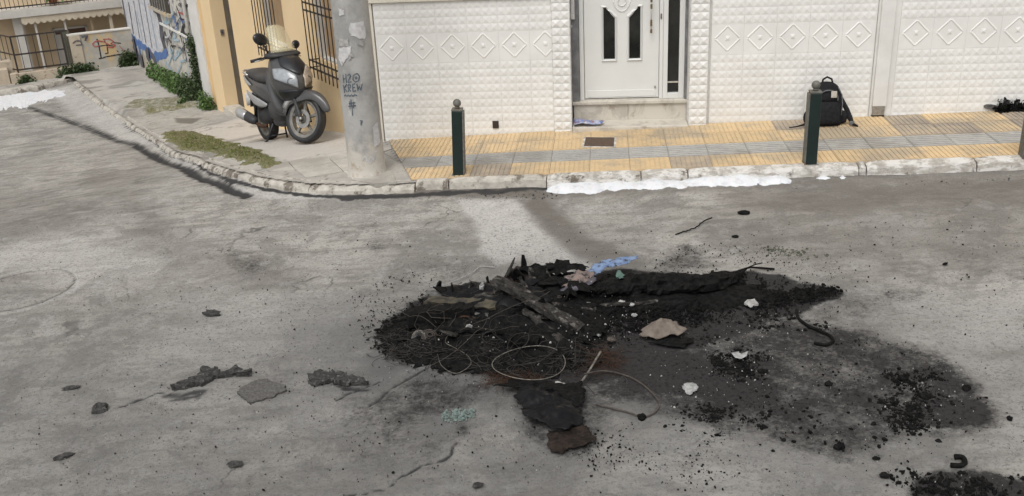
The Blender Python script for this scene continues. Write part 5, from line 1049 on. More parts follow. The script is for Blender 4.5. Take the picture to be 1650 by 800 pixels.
B_('side_pouch', MB().loft([br(.02, .035, .06, .1, cx=-.185), br(.1, .045, .065, .1, cx=-.19), br(.17, .03, .05, .1, cx=-.18)]), 'fabric', sub=1)
B_('side_pouch', MB().loft([br(.02, .035, .06, .1, cx=.185), br(.1, .045, .065, .1, cx=.19), br(.17, .03, .05, .1, cx=.18)]), 'fabric', sub=1)
B_('strap', MB().tube([(-.17, .06, .06), (-.23, .02, .03), (-.32, -.02, .015), (-.40, -.03, .008)], [.018, .014, .008, .006], 6), 'fabric')
B_('strap', MB().tube([(.16, .12, .30), (.22, .10, .18), (.25, .06, .09), (.27, .0, .03), (.31, -.06, .012)], [.02, .026, .03, .018, .008], 8), 'fabric')
B_('buckle', MB().box(.235, .285, -.02, .01, .02, .06), 'fabric_grey', bevel=.005)
# ================================================================== THE BURNT HEAP
def mound(k, t, x, y): return max(0., (1 - k ** 1.8)) * (.09 + .17 * (nz(x, y, 5, 31) + .25)) + .022 * nz(x, y, 26, 32) + .012 * nz(x, y, 60, 33)
patch('ash_heap', 'low heap of black ash and charred rubble in the middle of the road', 'ash heap', [(612, 538), (660, 505), (690, 478), (760, 466), (830, 458), (900, 452), (960, 455), (990, 480), (985, 520), (960, 560), (935, 590), (880, 606), (800, 606), (730, 596), (660, 585), (622, 560)], M['char'], mound, 40, 200, 31, .075, kind='stuff')
patch('ash_heap', 'flat tail of black ash and cinders right of the burnt heap', 'ash heap', [(985, 462), (1060, 455), (1180, 452), (1230, 462), (1262, 470), (1255, 482), (1230, 488), (1190, 496), (1080, 500), (1010, 505), (980, 500)], M['char'], lambda k, t, x, y: max(0, 1 - k * k) * (.02 + .05 * (nz(x, y, 7, 35) + .3)) + .012 * nz(x, y, 45, 36) - .006 * (k > .9), 26, 260, 35, .11, kind='stuff')
def plank(name, label, a, c, w, t, mat, seed=0, cat='timber', taper=1.0, twist=0., n=14, rough=.006, group=None):
    p, q = Vector(gp(*a)), Vector(gp(*c)); e = (q - p); L_ = e.length; e.normalize(); side = e.cross(Vector((0, 0, 1))).normalized(); R = random.Random(seed); b = MB(); secs = []
    for i in range(n + 1):
        k = i / n; ww = w * (1 + (taper - 1) * k); sd = (Matrix.Rotation(twist * k, 3, e) @ side); up = sd.cross(e)
        if up.z < 0: up = -up
        jit = lambda: R.uniform(-rough, rough); ce = p + e * L_ * k + up * jit() - p
        edge = 1 - .5 * (R.random() if i in (0, n) else 0)
        secs.append([ce + sd * (ww / 2 * edge + jit()) + up * t / 2, ce + sd * ww * .2 + up * (t / 2 + jit()), ce - sd * ww * .2 + up * (t / 2 + jit()), ce - sd * (ww / 2 * edge + jit()) + up * t / 2, ce - sd * (ww / 2 + jit()) - up * t / 2, ce + sd * (ww / 2 + jit()) - up * t / 2])
    b.loft(secs); o = obj(name, b, mat); o.location = p; return tag(o, label, cat, group)
plank('charred_plank', 'long charred plank leaning diagonally across the burnt heap', (797, 449, .33), (936, 531, .06), .10, .04, M['charwood'], 1)
plank('charred_plank', 'short black upright plank end under the diagonal plank', (812, 462, .24), (836, 520, .05), .06, .03, M['char'], 2)
plank('charred_plank', 'thick blocky burnt beam end at the left edge of the heap', (656, 512, .13), (765, 500, .15), .11, .10, M['char'], 3)
plank('scorched_board', 'scorched olive edged board lying on top of the left side of the heap', (687, 484, .17), (800, 492, .20), .09, .022, mk('scorched', (.075, .063, .038), (.012, .011, .010), 14, .8, bsc=40), 4, 'board', .8, .5)
plank('scorched_board', 'thin dark board under the scorched olive edged board', (690, 494, .12), (790, 492, .16), .09, .016, M['charwood'], 5, 'board', .7)
plank('charred_plank', 'thin burnt slat sticking up behind the diagonal plank', (765, 478, .20), (850, 462, .20), .03, .014, M['charwood'], 6)
plank('charred_plank', 'broken black slat lying across the middle of the heap', (700, 512, .10), (840, 505, .12), .04, .02, M['char'], 7)
plank('charred_plank', 'short burnt slat on the right slope of the heap', (880, 488, .12), (960, 500, .04), .035, .018, M['charwood'], 9)
def rag(name, label, cat, pts, mat, amp, base, seed, sc=9, solid=.004, seg=70, rings=9, jag=.02, lift=None):
    return patch(name, label, cat, pts, mat, lambda k, t, x, y: base + amp * (nz(x, y, sc, seed) + .35) * (1.1 - .5 * k) + (lift(k, t) if lift else 0) + amp * .35 * nz(x, y, sc * 3.1, seed + 1), rings, seg, seed, jag, solid=solid)
rag('burnt_sheet', 'folded black burnt sheet draped over the top left of the heap', 'burnt sheet', [(705, 512), (730, 492), (790, 488), (850, 492), (890, 515), (840, 528), (770, 526)], M['char_gloss'], .16, .12, 51, 5, jag=.05)
rag('burnt_sheet', 'charred fabric layers right of the diagonal plank', 'burnt sheet', [(850, 470), (900, 462), (955, 468), (965, 490), (930, 500), (870, 498)], M['char'], .16, .08, 53, 8, jag=.05)
rag('burnt_sheet', 'crumpled black sheet on the back rim of the heap', 'burnt sheet', [(840, 462), (880, 452), (940, 452), (950, 462), (900, 470), (860, 472)], M['char'], .16, .10, 55, 10, jag=.06)
rag('burnt_sheet', 'burnt sheet fragment buckled over the left front of the heap', 'burnt sheet', [(655, 545), (672, 522), (715, 512), (752, 522), (740, 545), (700, 556)], M['char'], .12, .05, 151, 8, jag=.06)
rag('burnt_sheet', 'dark burnt fold just above the wire hoop', 'burnt sheet', [(770, 548), (800, 530), (860, 528), (900, 545), (880, 562), (820, 566)], M['char_gloss'], .12, .05, 152, 7, jag=.06)
rag('burnt_sheet', 'matt charred flap at the lower end of the diagonal plank', 'burnt sheet', [(895, 540), (920, 520), (965, 522), (985, 540), (950, 560), (915, 560)], M['char'], .10, .03, 153, 9, jag=.06)
plank('charred_plank', 'narrow charred strip crossing under the diagonal plank', (730, 490, .16), (905, 515, .10), .05, .012, M['charwood'], 21, rough=.008)
plank('charred_plank', 'burnt lath pointing left out of the wire tangle', (640, 548, .03), (745, 530, .10), .035, .012, M['char'], 22)
plank('charred_plank', 'thin charred lath standing steep at the back of the heap', (838, 446, .26), (862, 500, .06), .025, .012, M['charwood'], 23)
plank('charred_plank', 'burnt lath lying along the front of the burnt bundle', (930, 496, .04), (1060, 486, .03), .03, .014, M['charwood'], 24)
plank('charred_plank', 'broad burnt board end tilted up at the back left of the heap', (742, 470, .12), (838, 500, .16), .14, .02, M['char'], 31, rough=.010)
plank('charred_plank', 'burnt lath crossing low in front of the folded black sheet', (700, 530, .13), (850, 535, .11), .035, .016, M['char'], 32, rough=.008)
plank('charred_plank', 'stubby charred block right of the metal flap', (815, 540, .14), (868, 552, .10), .08, .05, M['char'], 33, rough=.010)
plank('charred_plank', 'burnt slat fanning out beside the lower diagonal plank', (845, 500, .16), (905, 548, .08), .05, .016, M['charwood'], 34, rough=.008)
# long burnt bundle with frayed tip (upper right)
sp_ = [(985, 470, .04), (1040, 466, .07), (1100, 464, .07), (1150, 460, .06), (1180, 452, .05), (1200, 440, .05)]
def sausage(name, label, cat, pts, rad, flat, mat, seed, n=16, sub_=8):
    P = [Vector(gp(*p)) for p in pts]; c0 = P[0].copy(); b = MB(); secs = []; m_ = len(P)
    for i in range(m_ - 1):
        for k in range(sub_ + (i == m_ - 2)):
            t_ = k / sub_; c = P[i].lerp(P[i + 1], t_); r = rad[i] + (rad[i + 1] - rad[i]) * t_; e = (P[min(i + 1, m_ - 1)] - P[max(i - 1, 0)]).normalized() if t_ < .5 else (P[min(i + 2, m_ - 1)] - P[i]).normalized(); sd_ = e.cross(Vector((0, 0, 1))).normalized(); up = sd_.cross(e)
            if up.z < 0: up = -up
            sec = []
            for j in range(n):
                a = 2 * math.pi * j / n; f = 1 + 1.1 * nz(c.x * 2 + math.cos(a) * .35, c.y * 2 + math.sin(a) * .35, 6, seed) + .5 * nz(c.x * 3 + math.cos(a), c.z + math.sin(a), 14, seed + 2); sec.append(c + sd_ * math.cos(a) * r * f + up * math.sin(a) * r * f * flat - c0)
            secs.append(sec)
    b.loft(secs); o = obj(name, b, mat, None, False); o.location = c0; return tag(o, label, cat)
sausage('burnt_bundle', 'long burnt black bundle with frayed tip behind the ash right of the blue cloth', 'burnt bundle', [(975, 470, .05), (1020, 458, .07), (1070, 457, .08), (1120, 458, .08), (1160, 453, .07), (1185, 444, .06), (1203, 433, .05)], [.05, .085, .10, .095, .075, .04, .008], .75, M['char'], 91)
sausage('burnt_bundle', 'short blackened roll beneath the blue cloth', 'burnt bundle', [(940, 476, .05), (970, 462, .07), (1010, 455, .08), (1040, 452, .06)], [.02, .05, .055, .02], .8, M['char'], 92)
sausage('burnt_roll', 'lumpy black roll across the top left of the heap', 'burnt bundle', [(690, 505, .06), (730, 498, .12), (790, 494, .16), (850, 490, .15), (880, 500, .08)], [.02, .06, .08, .07, .02], .8, M['char_gloss'], 93)
sausage('burnt_roll', 'charred lumpy mass right of the diagonal plank at the back', 'burnt bundle', [(850, 468, .08), (890, 460, .10), (930, 462, .09), (960, 470, .05)], [.03, .06, .055, .02], .9, M['char'], 94)
rag('burnt_flap', 'curled dark rubber flap in front of the burnt bundle', 'burnt flap', [(1000, 466), (1030, 462), (1068, 470), (1062, 478), (1020, 476)], M['char_gloss'], .04, .05, 58, 9, .006)
rag('blue_cloth', 'dirty blue cloth strip lying on the back of the burnt bundle', 'cloth', [(950, 462), (958, 450), (985, 442), (1026, 436), (1030, 441), (1000, 452), (972, 460), (956, 468)], M['blue_cloth'], .08, .11, 59, 14, .003, 80)
rag('scorched_rag', 'crumpled pinkish brown rag between diagonal plank and blue cloth', 'rag', [(900, 484), (914, 468), (935, 464), (958, 466), (950, 480), (925, 492)], M['pink_rag'], .10, .11, 61, 14, .003, 70)
rag('scorched_rag', 'grey purple torn strip hanging below the blue cloth', 'rag', [(905, 492), (930, 488), (955, 470), (962, 474), (940, 492), (920, 498)], mk('purple_rag', (.11, .10, .125), (.03, .028, .03), 16, .9), .06, .11, 63, 14, .003)
rag('scorched_rag', 'dull reddish rag standing behind the diagonal plank', 'rag', [(812, 466), (820, 452), (845, 448), (856, 458), (850, 470), (828, 474)], mk('red_rag', (.045, .035, .033), (.012, .011, .011), 14, .9, spec=.1), .10, .07, 64, 12, .003)
rag('green_scrap', 'small faded green scrap below the blue cloth', 'scrap', [(992, 470), (996, 460), (1002, 464), (1008, 476), (998, 478)], mk('green_scrap', (.10, .17, .14), (.05, .09, .075), 14, .8), .05, .12, 65, 14, .002, 24)
rag('metal_flap', 'grey scorched metal flap with pale corner at the front of the heap', 'metal scrap', [(752, 528), (765, 522), (800, 532), (812, 540), (790, 542), (765, 536)], mk('flap', (.14, .135, .13), (.07, .068, .066), 12, .55, (.36, .35, .33), 9, (.6, .66)), .05, .13, 66, 10, .003, 40)
rag('grey_crust', 'pale grey crust left of the heap near the burnt beam', 'ash crust', [(700, 505), (690, 497), (725, 492), (745, 498), (720, 506)], mk('grey_crust', (.12, .118, .112), (.05, .049, .047), 18, .9), .03, .13, 67, 12, .004, 40)
cs_ = gp(683, 548, .03); dcs = thing('dented_casing', 'small scorched round metal casing with bright rim left of the wire tangle', 'metal scrap', tuple(cs_)); dcs.rotation_euler = (math.radians(62), math.radians(-18), math.radians(-30))
obj('shell', MB().lathe([(.001, -.05), (.05, -.05), (.062, -.03), (.066, .02), (.06, .05), (.045, .055), (.04, .03), (.001, .03)], 16), mk('casing', (.05, .05, .05), (.11, .108, .105), 22, .6, (.22, .21, .2), 14, (.6, .68), metal=.3), dcs, True)
obj('rim', MB().lathe([(.060, .046), (.067, .05), (.066, .058), (.058, .06), (.052, .056)], 20), M['wire_pale'], dcs, True)
obj('bracket', MB().box(.03, .12, -.012, .012, -.04, .02), M['char'], dcs)
c = gp(693, 540, .09); b = MB()
for rr_ in (.02, .035, .05): b.tube([(rr_ * math.cos(t), rr_ * math.sin(t) * .8, .01 - rr_ * .3) for t in np.linspace(0, 6.28, 22)], .004, 5)
o = obj('coil_ring', b, M['wire'], None, True); o.location = c; o.rotation_euler = (.7, .3, 0); tag(o, 'small coiled spring on top of the scorched metal casing', 'spring')
rag('cardboard_piece', 'curled beige brown cardboard piece on the black film right of the heap', 'cardboard', [(1028, 547), (1048, 530), (1062, 524), (1090, 528), (1110, 540), (1096, 549), (1065, 550), (1040, 551)], M['card'], .12, .02, 71, 8, .004, 60, 12, .02, lambda k, t: .05 * (1 - k))
rag('burnt_flap', 'dark burnt layer beneath the beige cardboard', 'burnt flap', [(1040, 556), (1070, 552), (1112, 546), (1118, 556), (1100, 564), (1065, 560)], M['char'], .03, .012, 72, 9, .004)
rag('melted_plastic', 'glossy melted black plastic sheet at the front of the burn mark', 'melted plastic', [(832, 640), (838, 628), (870, 626), (905, 632), (930, 642), (938, 665), (936, 690), (905, 703), (880, 697), (862, 685), (842, 682), (836, 660)], M['char_gloss'], .13, .02, 73, 4.5, .006, 110, 16, .03)
rag('burnt_flap', 'matt black ragged layer above the melted plastic sheet', 'burnt flap', [(800, 634), (830, 622), (880, 626), (920, 636), (938, 625), (942, 660), (930, 668), (900, 640), (850, 636)], M['char'], .05, .04, 74, 8, .004, 90)
rag('brown_scrap', 'rusty brown flattened scrap under the tip of the melted plastic', 'scrap', [(880, 696), (905, 700), (940, 688), (966, 712), (945, 720), (925, 722), (905, 734), (890, 728), (885, 712)], mk('brown_scrap', (.014, .011, .009), (.035, .025, .02), 22, .9, (.12, .12, .13), 12, (.62, .7), 40, .8, .02, spec=.15), .04, .004, 75, 14, .003, 90, 8, .02)
rag('pale_scrap', 'small pale crumpled scrap just above the melted plastic', 'scrap', [(890, 628), (896, 620), (906, 620), (908, 630), (898, 634)], M['ash'], .03, .02, 76, 20, .002, 24)
rag('white_scrap', 'white torn scrap lying on cinders right of the cardboard', 'scrap', [(1178, 576), (1186, 574), (1196, 578), (1206, 573), (1203, 582), (1194, 586), (1184, 584)], M['ashwhite'], .012, .03, 77, 20, .002, 30, 5, .003)
rag('white_scrap', 'flaky white ash piece at the lower left of the black film', 'scrap', [(1101, 626), (1110, 621), (1119, 623), (1124, 629), (1116, 633), (1112, 640), (1104, 636)], M['ashwhite'], .02, .01, 78, 26, .002, 40, 5, .02)
SR = random.Random(77)
for k in range(34):
    px_ = SR.uniform(705, 925); py_ = SR.uniform(450, 470) if px_ > 820 and k % 2 else SR.uniform(478, 560); p = gp(px_, py_, .02); n = SR.choice((5, 6, 7)); L0 = SR.uniform(.05, .125); b = MB(); pl = []
    for j in range(n): a = 2 * math.pi * j / n; pl.append((L0 * math.cos(a) * SR.uniform(.5, 1.1) * .6, L0 * math.sin(a) * SR.uniform(.5, 1.1)))
    b.prism(pl, -.004, .004, 1); b.v = [(v[0], v[1] + .25 * v[0] ** 2 / L0 + SR.uniform(-.003, .003), v[2]) for v in b.v]
    o = obj('charred_shard', b, (M['char'], M['charwood'], M['char_gloss'], M['char'])[k % 4]); o.location = (p[0], p[1], p[2] + L0 * .35 + .08); o.rotation_euler = (SR.uniform(-1.45, 1.45), SR.uniform(-.6, .6), SR.uniform(0, 6.28)); tag(o, "jagged charred shard sticking out of the burnt heap", "shard", 'charred shards in the heap')
# stones and lumps
def lump(name, label, px, py, w, h, mat, seed, cat='stone', off=0., hz=None, rot=None):
    p = gp(px, py, off); R = random.Random(seed); sc_ = np.linalg.norm(gp(px + 1, py) - gp(px, py)); a = w / 2 * sc_; c_ = (hz if hz is not None else h * sc_ * .5); bdp = h / 2 * sc_ * 1.6; b = MB(); n, m_ = 9, 6; V = []
    for i in range(m_):
        t = math.pi * (i + .5) / m_
        for k in range(n): f = 1 + .35 * (nz(math.cos(k * .52) * 2 + seed, math.sin(k * .52) * 2 + i * .6, 1.5, seed)) + R.uniform(-.24, .24); ph = 2 * math.pi * k / n; V.append((a * math.sin(t) * math.cos(ph) * f, bdp * math.sin(t) * math.sin(ph) * f, c_ * max(math.cos(t), -.35) * f + c_ * .3))
    b.loft([V[i * n:(i + 1) * n] for i in range(m_)]); o = obj(name, b, mat, None, False); o.location = p; o.rotation_euler[2] = rot if rot is not None else R.uniform(-.5, .5); return tag(o, label, cat)
lump('pale_stone', 'pale beige stone at the right of the ash tail', 1211, 491, 22, 12, M['ash'], 3, off=.015)
lump('pale_stone', 'white round stone below the pinkish rag', 946, 492, 13, 9, M['ashwhite'], 4, off=.04)
for k, (x, y, w, h, mt, lb) in enumerate([(1002, 488, 10, 8, 'ash', 'grey crumbled lump in the ash right of the diagonal plank'), (1018, 492, 8, 6, 'ashwhite', 'white crumb in the middle of the ash behind the cardboard'), (1022, 509, 9, 5, 'ashwhite', 'white flake in the ash above the cardboard'), (972, 521, 15, 8, 'ash', 'grey porous lump near the lower end of the diagonal plank'), (965, 540, 9, 6, 'ashwhite', 'pale knob right of the heap above the wire hoop'), (756, 527, 10, 8, 'ashwhite', 'pale knob on the grey metal flap'), (985, 548, 14, 8, 'wire', 'dark rusty cup beside the pale knob')]):
    lump('ash_lump', lb, x, y, w, h, M[mt], 20 + k, 'ash lump', off=.03 if x > 900 else .12, hz=.012)
lump('metal_tube', 'upright pale tube stub on the back of the heap', 777, 465, 6, 10, M['ashwhite'], 31, 'tube', off=.17, hz=.04)
lump('asphalt_chunk', 'dark asphalt chunk at the left end of the long crack', 161, 661, 24, 15, M['asphalt_chunk'], 5, hz=.035)
lump('asphalt_chip', 'flat dark chip near the left edge above the asphalt chunk', 115, 626, 26, 6, M['asphalt_chunk'], 6, 'stone', hz=.012, rot=.25)
lump('asphalt_chip', 'small curved dark chip at the lower left', 103, 737, 30, 10, M['asphalt_chunk'], 7, 'stone', hz=.016, rot=.5)
lump('asphalt_chip', 'lone dark clod on the road left of the burnt heap', 342, 507, 28, 9, M['asphalt_chunk'], 8, 'stone', hz=.03)
lump('asphalt_chip', 'dark smudgy clod at the lower middle left', 378, 748, 24, 11, M['asphalt_chunk'], 9, 'stone', hz=.005)
lump('asphalt_chip', 'dark clod at the bottom centre of the road', 770, 783, 20, 7, M['asphalt_chunk'], 10, 'stone', hz=.012)
lump('asphalt_chip', 'small dark oval chip on the road right of the heap beyond the ash', 1523, 426, 13, 4, M['char'], 11, 'stone', hz=.01)
lump('asphalt_chip', 'black lump where the thin cable loop ends', 1034, 676, 16, 9, M['char'], 12, 'stone', hz=.03)
lump('asphalt_chip', 'black lump right of the dark stain near the right edge', 1627, 676, 10, 7, M['char'], 14, 'stone', hz=.015)
lump('asphalt_chip', 'black lump on the upper rim of the dark stain at right', 1557, 627, 16, 8, M['char'], 15, 'stone', hz=.018)
# raised asphalt crusts
patch('asphalt_crust', 'torn raised asphalt crust running right from the long crack', 'asphalt crust', [(279, 627), (290, 620), (318, 609), (325, 598), (345, 595), (362, 600), (385, 598), (413, 601), (408, 606), (375, 606), (345, 612), (325, 622), (300, 626)], M['asphalt_chunk'], lambda k, t, x, y: .020 + .05 * (nz(x, y, 16, 81) + .1) + .03 * nz(x, y, 45, 82), 8, 130, 81, .035, smooth=False)
patch('asphalt_crust', 'lifted asphalt crust left of the burnt heap', 'asphalt crust', [(496, 618), (505, 606), (525, 600), (545, 604), (575, 612), (590, 618), (560, 622), (530, 616), (512, 621)], M['asphalt_chunk'], lambda k, t, x, y: .018 + .05 * (nz(x, y, 16, 83) + .1) + .03 * nz(x, y, 45, 84), 8, 110, 83, .035, smooth=False)
patch('asphalt_patch', 'flat dark pointed asphalt scab between the two crusts', 'asphalt patch', [(382, 636), (386, 626), (425, 613), (445, 618), (466, 629), (440, 640), (408, 651), (390, 646)], M['scab'], lambda k, t, x, y: .010 + .010 * nz(x, y, 30, 85), 10, 120, 85, .02, smooth=False)
# ------------------------------------------------------------------ wires
def wire(name, label, pts, r, mat, n=6, cat='wire', wob=.0, seed=0):
    P = [Vector(gp(*p)) for p in pts]; out = []; R = random.Random(seed); c = P[0].copy(); m_ = len(P)
    for i in range(m_ - 1):
        p0, p1, p2, p3 = P[max(i - 1, 0)], P[i], P[i + 1], P[min(i + 2, m_ - 1)]
        for k in range(6): t = k / 6; out.append(.5 * ((2 * p1) + (-p0 + p2) * t + (2 * p0 - 5 * p1 + 4 * p2 - p3) * t * t + (-p0 + 3 * p1 - 3 * p2 + p3) * t ** 3) - c + Vector((R.uniform(-wob, wob), R.uniform(-wob, wob), R.uniform(-wob, wob))))
    out.append(P[-1] - c); o = obj(name, MB().tube(out, r, n), mat, None, True); o.location = c; return tag(o, label, cat)
hc = gp(852, 588, .085); b = MB(); ra = np.linalg.norm(gp(911, 588, .085) - gp(794, 588, .085)) / 2; hp = []
for t in np.linspace(.12, 6.1, 60): a, h = t + .5, .0; hp.append((ra * math.cos(a), ra * 1.0 * math.sin(a) * .93, .012 * math.sin(a * 2) + .015))
o = obj('wire_hoop', MB().tube(hp, .0027, 6), M['wire_pale'], None, True); o.location = hc; tag(o, 'round pale bead wire hoop at the front of the burnt heap', 'wire hoop')
wire('wire_loop', 'thin burnt wire bent into a pointed loop left of the hoop', [(705, 570, .04), (712, 590, .03), (735, 602, .02), (758, 588, .03), (754, 574, .05), (735, 562, .06), (718, 552, .08), (722, 540, .11)], .0018, M['wire_pale'])
wire('pale_stick', 'pale thin rod standing at the right of the wire hoop', [(968, 567, .10), (960, 580, .08), (948, 600, .05), (932, 622, .03), (918, 642, .015)], .007, M['wire_pale'])
wire('thin_cable', 'thin grey cable looping from the pale rod to the black lump', [(942, 603, .06), (975, 598, .03), (1015, 608, .012), (1045, 628, .01), (1062, 650, .01), (1055, 665, .01), (1036, 672, .01), (1010, 664, .01), (960, 652, .012)], .0055, M['wire'])
wire('hooked_cable', 'black cable curling into a hook on the sooty road at right', [(1284, 500, .01), (1286, 512, .01), (1300, 524, .01), (1322, 534, .01), (1338, 542, .01), (1342, 550, .01), (1330, 556, .01), (1312, 553, .01)], .011, M['char'])
wire('pale_string', 'taut white string lying over the road behind the heap', [(694, 463, .05), (714, 460, .04), (740, 450, .02), (762, 439, .012), (775, 430, .01), (797, 431, .01)], .0042, M['ashwhite'])
wire('burnt_twig', 'thin crooked black twig lying on the road behind the heap', [(1088, 378, .01), (1105, 373, .012), (1122, 366, .02), (1132, 358, .02), (1147, 351, .03)], .006, M['char'], wob=.004)
wire('frayed_cable', 'frayed black cable trailing from the tip of the burnt bundle', [(1185, 440, .05), (1205, 432, .03), (1225, 432, .01), (1248, 434, .01)], .008, M['char'])
wire('frayed_cable', 'frayed black strand rising off the tip of the burnt bundle', [(1185, 442, .06), (1200, 434, .06), (1216, 427, .07), (1228, 424, .06)], .005, M['char'])
wire('red_wire', 'reddish scorched wire on the front of the heap', [(738, 514, .12), (748, 510, .14), (775, 514, .13), (800, 512, .12)], .006, M['rust']); wire('red_wire', 'reddish burnt wire hanging down beside the metal flap', [(740, 516, .12), (742, 528, .10), (748, 540, .07)], .006, M['rust'])
wire('rubber_hook', 'black C shaped rubber scrap at the lower right of the road', [(1538, 736, .01), (1550, 737, .01), (1555, 744, .01), (1549, 750, .01), (1532, 750, .01)], .014, M['char'])
def tangle(name, label, px0, px1, py0, py1, n, r, mat, L_, hgt, seed, arc=1.5, sides=3, straight=False, px_poly=None):
    R = random.Random(seed); b = MB()
    for i in range(n):
        p = Vector(gp(R.uniform(px0, px1), R.uniform(py0, py1), 0)); p.z += R.uniform(0.005, hgt); a = R.uniform(0, 6.28); el = R.gauss(0, .35); pts = [p]; da = R.gauss(0, arc) * .35; l_ = L_ * R.uniform(.4, 1.3) / 9
        for k in range(9):
            a += da + R.gauss(0, .12); el = el * .8 + R.gauss(0, .15) - .04; q = pts[-1] + Vector((math.cos(a) * math.cos(el), math.sin(a) * math.cos(el), math.sin(el))) * l_; q.z = max(q.z, float(zr(q.x, q.y)) + .006); pts.append(q)
        b.tube(pts, r * R.uniform(.6, 1.2), sides, cap=False)
    return tag(obj(name, b, mat, None, True), label, 'wire tangle', kind='stuff')
tangle('wire_tangle', 'mass of fine burnt steel wires over the front of the heap', 660, 850, 515, 590, 200, .0016, M['wire_dark'], .30, .11, 5)
tangle('wire_tangle', 'larger pale loops of burnt wire at the left front of the heap', 670, 780, 520, 585, 36, .0014, M['wire'], .75, .12, 15, 3, 4)
tangle('wire_tangle', 'mass of fine black wires fraying at the left of the heap', 625, 730, 535, 580, 240, .0022, M['wire_dark'], .20, .04, 6)
tangle('wire_tangle', 'mass of burnt wires around the wire hoop', 780, 950, 555, 605, 240, .002, M['wire_dark'], .35, .05, 7)
tangle('rusty_wire_tuft', 'tuft of fine rusty wires below the wire hoop', 785, 865, 606, 622, 200, .0011, M['rust'], .14, .02, 8, .6)
tangle('rusty_wire_tuft', 'tuft of fine rusty wires beside the pale rod', 945, 995, 572, 600, 170, .0011, M['rust'], .16, .05, 9, .6)
tangle('wire_tangle', 'loose wire curls on the top of the heap', 700, 900, 490, 520, 70, .002, M['wire'], .30, .17, 10, 2)
# ------------------------------------------------------------------ cinders, chips, flakes
def chips(name, label, polys, n, s0, s1, mat, seed, cat='cinders', flat=.4, clump=0., zoff=0.):
    R = random.Random(seed); b = MB(); P = [(gpoly(p), w) for p, w in polys]; ws = []; 
    for p, w in P: lo, hi = p.min(0), p.max(0); ws.append(w)
    tot = sum(ws)
    for (p, w) in P:
        lo, hi = p.min(0), p.max(0); m_ = int(n * w / tot); cx = (lo + hi) / 2; got = 0; tries = 0
        while got < m_ and tries < m_ * 60:
            tries += 1; x, y = R.uniform(lo[0], hi[0]), R.uniform(lo[1], hi[1])
            if clump and nz(x, y, 5, seed) + .5 * nz(x, y, 17, seed + 3) < clump + R.uniform(-.08, .08): continue
            if float(sdist(np.array([x]), np.array([y]), p)[0]) < R.uniform(-.06, .06): continue
            s = s0 + (s1 - s0) * R.random() ** 4; z = float(zr(x, y)) + zoff * R.random(); k_ = R.choice((4, 5, 6)); a0 = R.uniform(0, 6.28); hh = s * flat * R.uniform(.4, 1.2); tl = (R.uniform(-.3, .3), R.uniform(-.3, .3)); el = R.uniform(.45, 1); th_ = R.uniform(0, 3.14); bt, tp = [], []
            for j in range(k_):
                a = a0 + 2 * math.pi * j / k_; r = s * R.uniform(.55, 1.05); u, v = r * math.cos(a), r * math.sin(a) * el; X, Y = u * math.cos(th_) - v * math.sin(th_), u * math.sin(th_) + v * math.cos(th_)
                bt.append((x + X, y + Y, z - .004)); tp.append((x + X * .75, y + Y * .75, z + hh + tl[0] * X + tl[1] * Y))
            b.add(bt + tp, [tuple(range(k_, 2 * k_))] + [(j, (j + 1) % k_, (j + 1) % k_ + k_, j + k_) for j in range(k_)]); got += 1
    return tag(obj(name, b, mat), label, cat, kind='stuff')
HEAP = [(600, 540), (680, 480), (830, 450), (1010, 445), (1200, 440), (1340, 465), (1280, 505), (1180, 520), (1060, 520), (1000, 560), (950, 600), (840, 612), (700, 600), (640, 575)]
CORE = [(640, 560), (690, 490), (830, 462), (960, 460), (985, 500), (960, 560), (900, 600), (760, 595)]
chips('cinders', 'black cinders and charred crumbs strewn over and around the heap', [(HEAP, 5), ([(960, 480), (1130, 470), (1150, 520), (1000, 540)], 3), ([(1180, 455), (1290, 466), (1352, 463), (1350, 472), (1280, 494), (1190, 500)], 2.2), ([(580, 530), (650, 500), (660, 590), (600, 560)], .4)], 6800, .005, .022, M['char'], 101, clump=-.15, zoff=.02)
chips('cinders', 'charred crumbs piled on the burnt heap', [(CORE, 1)], 1100, .008, .03, M['char'], 102, zoff=.09)
chips('cinders', 'patches of black cinders on the sooty film at right', [([(1135, 568), (1190, 562), (1250, 585), (1245, 610), (1150, 605)], 3), ([(1420, 600), (1500, 590), (1560, 610), (1590, 640), (1500, 650), (1440, 620)], 2), ([(1415, 640), (1480, 630), (1500, 680), (1470, 702), (1425, 680)], 3), ([(1050, 640), (1120, 650), (1240, 672), (1250, 700), (1150, 700), (1080, 715), (1060, 680)], 2.4), ([(1230, 545), (1420, 545), (1600, 600), (1500, 760), (1250, 740), (1150, 640)], 1.6), ([(1480, 775), (1560, 757), (1650, 775), (1740, 800), (1480, 830)], 3), ([(1440, 755), (1490, 765), (1480, 790), (1440, 780)], .4), ([(1120, 520), (1240, 500), (1330, 520), (1400, 560), (1280, 560), (1120, 560)], 1.6)], 3600, .003, .022, M['char'], 103, clump=.03, flat=.28)
chips('cinders', 'loose black specks scattered over the road around the burn mark', [([(400, 380), (1650, 340), (1700, 800), (300, 800)], 1), ([(900, 690), (1250, 700), (1150, 790), (950, 760)], .35), ([(560, 440), (700, 440), (690, 520), (580, 520)], .2), ([(1060, 395), (1330, 395), (1360, 450), (1000, 440)], .3)], 2300, .003, .012, M['char'], 104, clump=-.05)
chips('greenish_crumbs', 'greenish grey crumbs scattered on the road behind the ash tail', [([(1225, 398), (1290, 402), (1335, 410), (1320, 418), (1250, 412)], 1)], 260, .006, .022, mk('greencrumb', (.05, .055, .035), (.10, .105, .08), 30, .9), 105, clump=-.1)
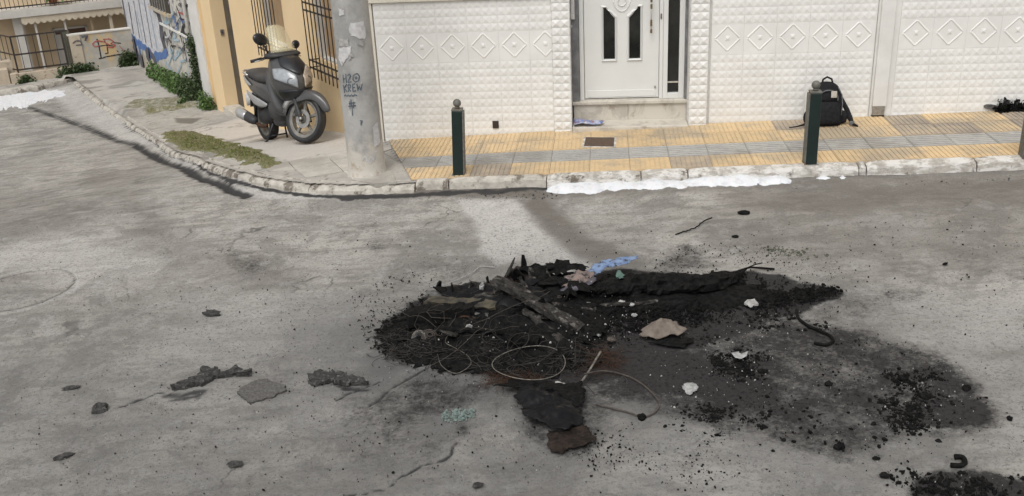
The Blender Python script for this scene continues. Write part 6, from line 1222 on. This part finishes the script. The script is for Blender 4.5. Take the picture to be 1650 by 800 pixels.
chips('ash_flakes', 'white and grey ash flakes on the black film', [([(960, 475), (1040, 470), (1060, 530), (960, 550)], 2.4), ([(1050, 540), (1250, 520), (1260, 600), (1100, 690), (1050, 620)], 1.6), ([(640, 530), (960, 520), (940, 600), (660, 590)], 1.8), ([(1420, 600), (1560, 600), (1560, 700), (1400, 690)], .7), ([(1170, 500), (1420, 520), (1400, 650), (1180, 640)], .8), ([(1470, 700), (1550, 695), (1550, 790), (1480, 790)], .2)], 360, .0025, .010, M['ash'], 106, zoff=.02, flat=.3, clump=-.2)
chips('ash_flakes', 'grey ash flakes lying on the burnt heap', [(CORE, 1)], 260, .004, .012, M['ash'], 107, zoff=.15, flat=.3)
chips('mint_powder', 'pale mint green powdery crumbs left of the melted plastic', [([(712, 668), (735, 660), (765, 660), (762, 670), (742, 679), (716, 674)], 1)], 320, .004, .014, M['mint'], 108, flat=.25, clump=-.12)
chips('road_grit', 'fine dark and pale grit on the near road surface', [([(0, 480), (600, 440), (900, 700), (900, 800), (0, 800)], 1), ([(0, 330), (500, 330), (600, 500), (0, 520)], .4)], 1500, .002, .008, M['asphalt_chunk'], 109, clump=-.05)
chips('road_grit', 'pale grit and small stones on the road', [([(0, 400), (1650, 330), (1650, 800), (0, 800)], 1)], 1200, .002, .0055, M['ash'], 110)
chips('kerb_crumbs', 'crumbs and grit collected in the gutter below the foam and kerb', [([(600, 305), (870, 305), (1000, 312), (880, 322), (600, 320)], 1), ([(880, 310), (1650, 282), (1650, 290), (880, 318)], .5), ([(400, 280), (600, 300), (600, 316), (420, 302)], .5)], 620, .004, .016, M['asphalt_chunk'], 111)
big = [(1189, 592, 'under the white scrap'), (1230, 600, 'right of the white scrap'), (1455, 612, 'on the upper edge of the right soot patch'), (1442, 650, 'in the left part of the right cinder patch'), (1470, 690, 'at the bottom of the right cinder patch'), (1490, 640, 'in the middle of the right soot patch'), (1150, 672, 'at the end of the cinder streak below the film'), (1335, 620, 'alone on the grey road right of the film'), (1352, 722, 'below the bluish film in the foreground'), (1412, 740, 'on the lower rim of the burn mark'), (1425, 768, 'left of the bottom right soot patch'), (1200, 345, 'on the road in front of the kerb'), (1185, 382, 'behind the ash tail near the twig')]
for k, (x, y, lb) in enumerate(big): lump('charcoal_lump', 'black charcoal lump ' + lb, x, y, 13 + 4 * (k % 3), 6 + k % 3, M['char'], 200 + k, 'charcoal', hz=.012 + .006 * (k % 3))
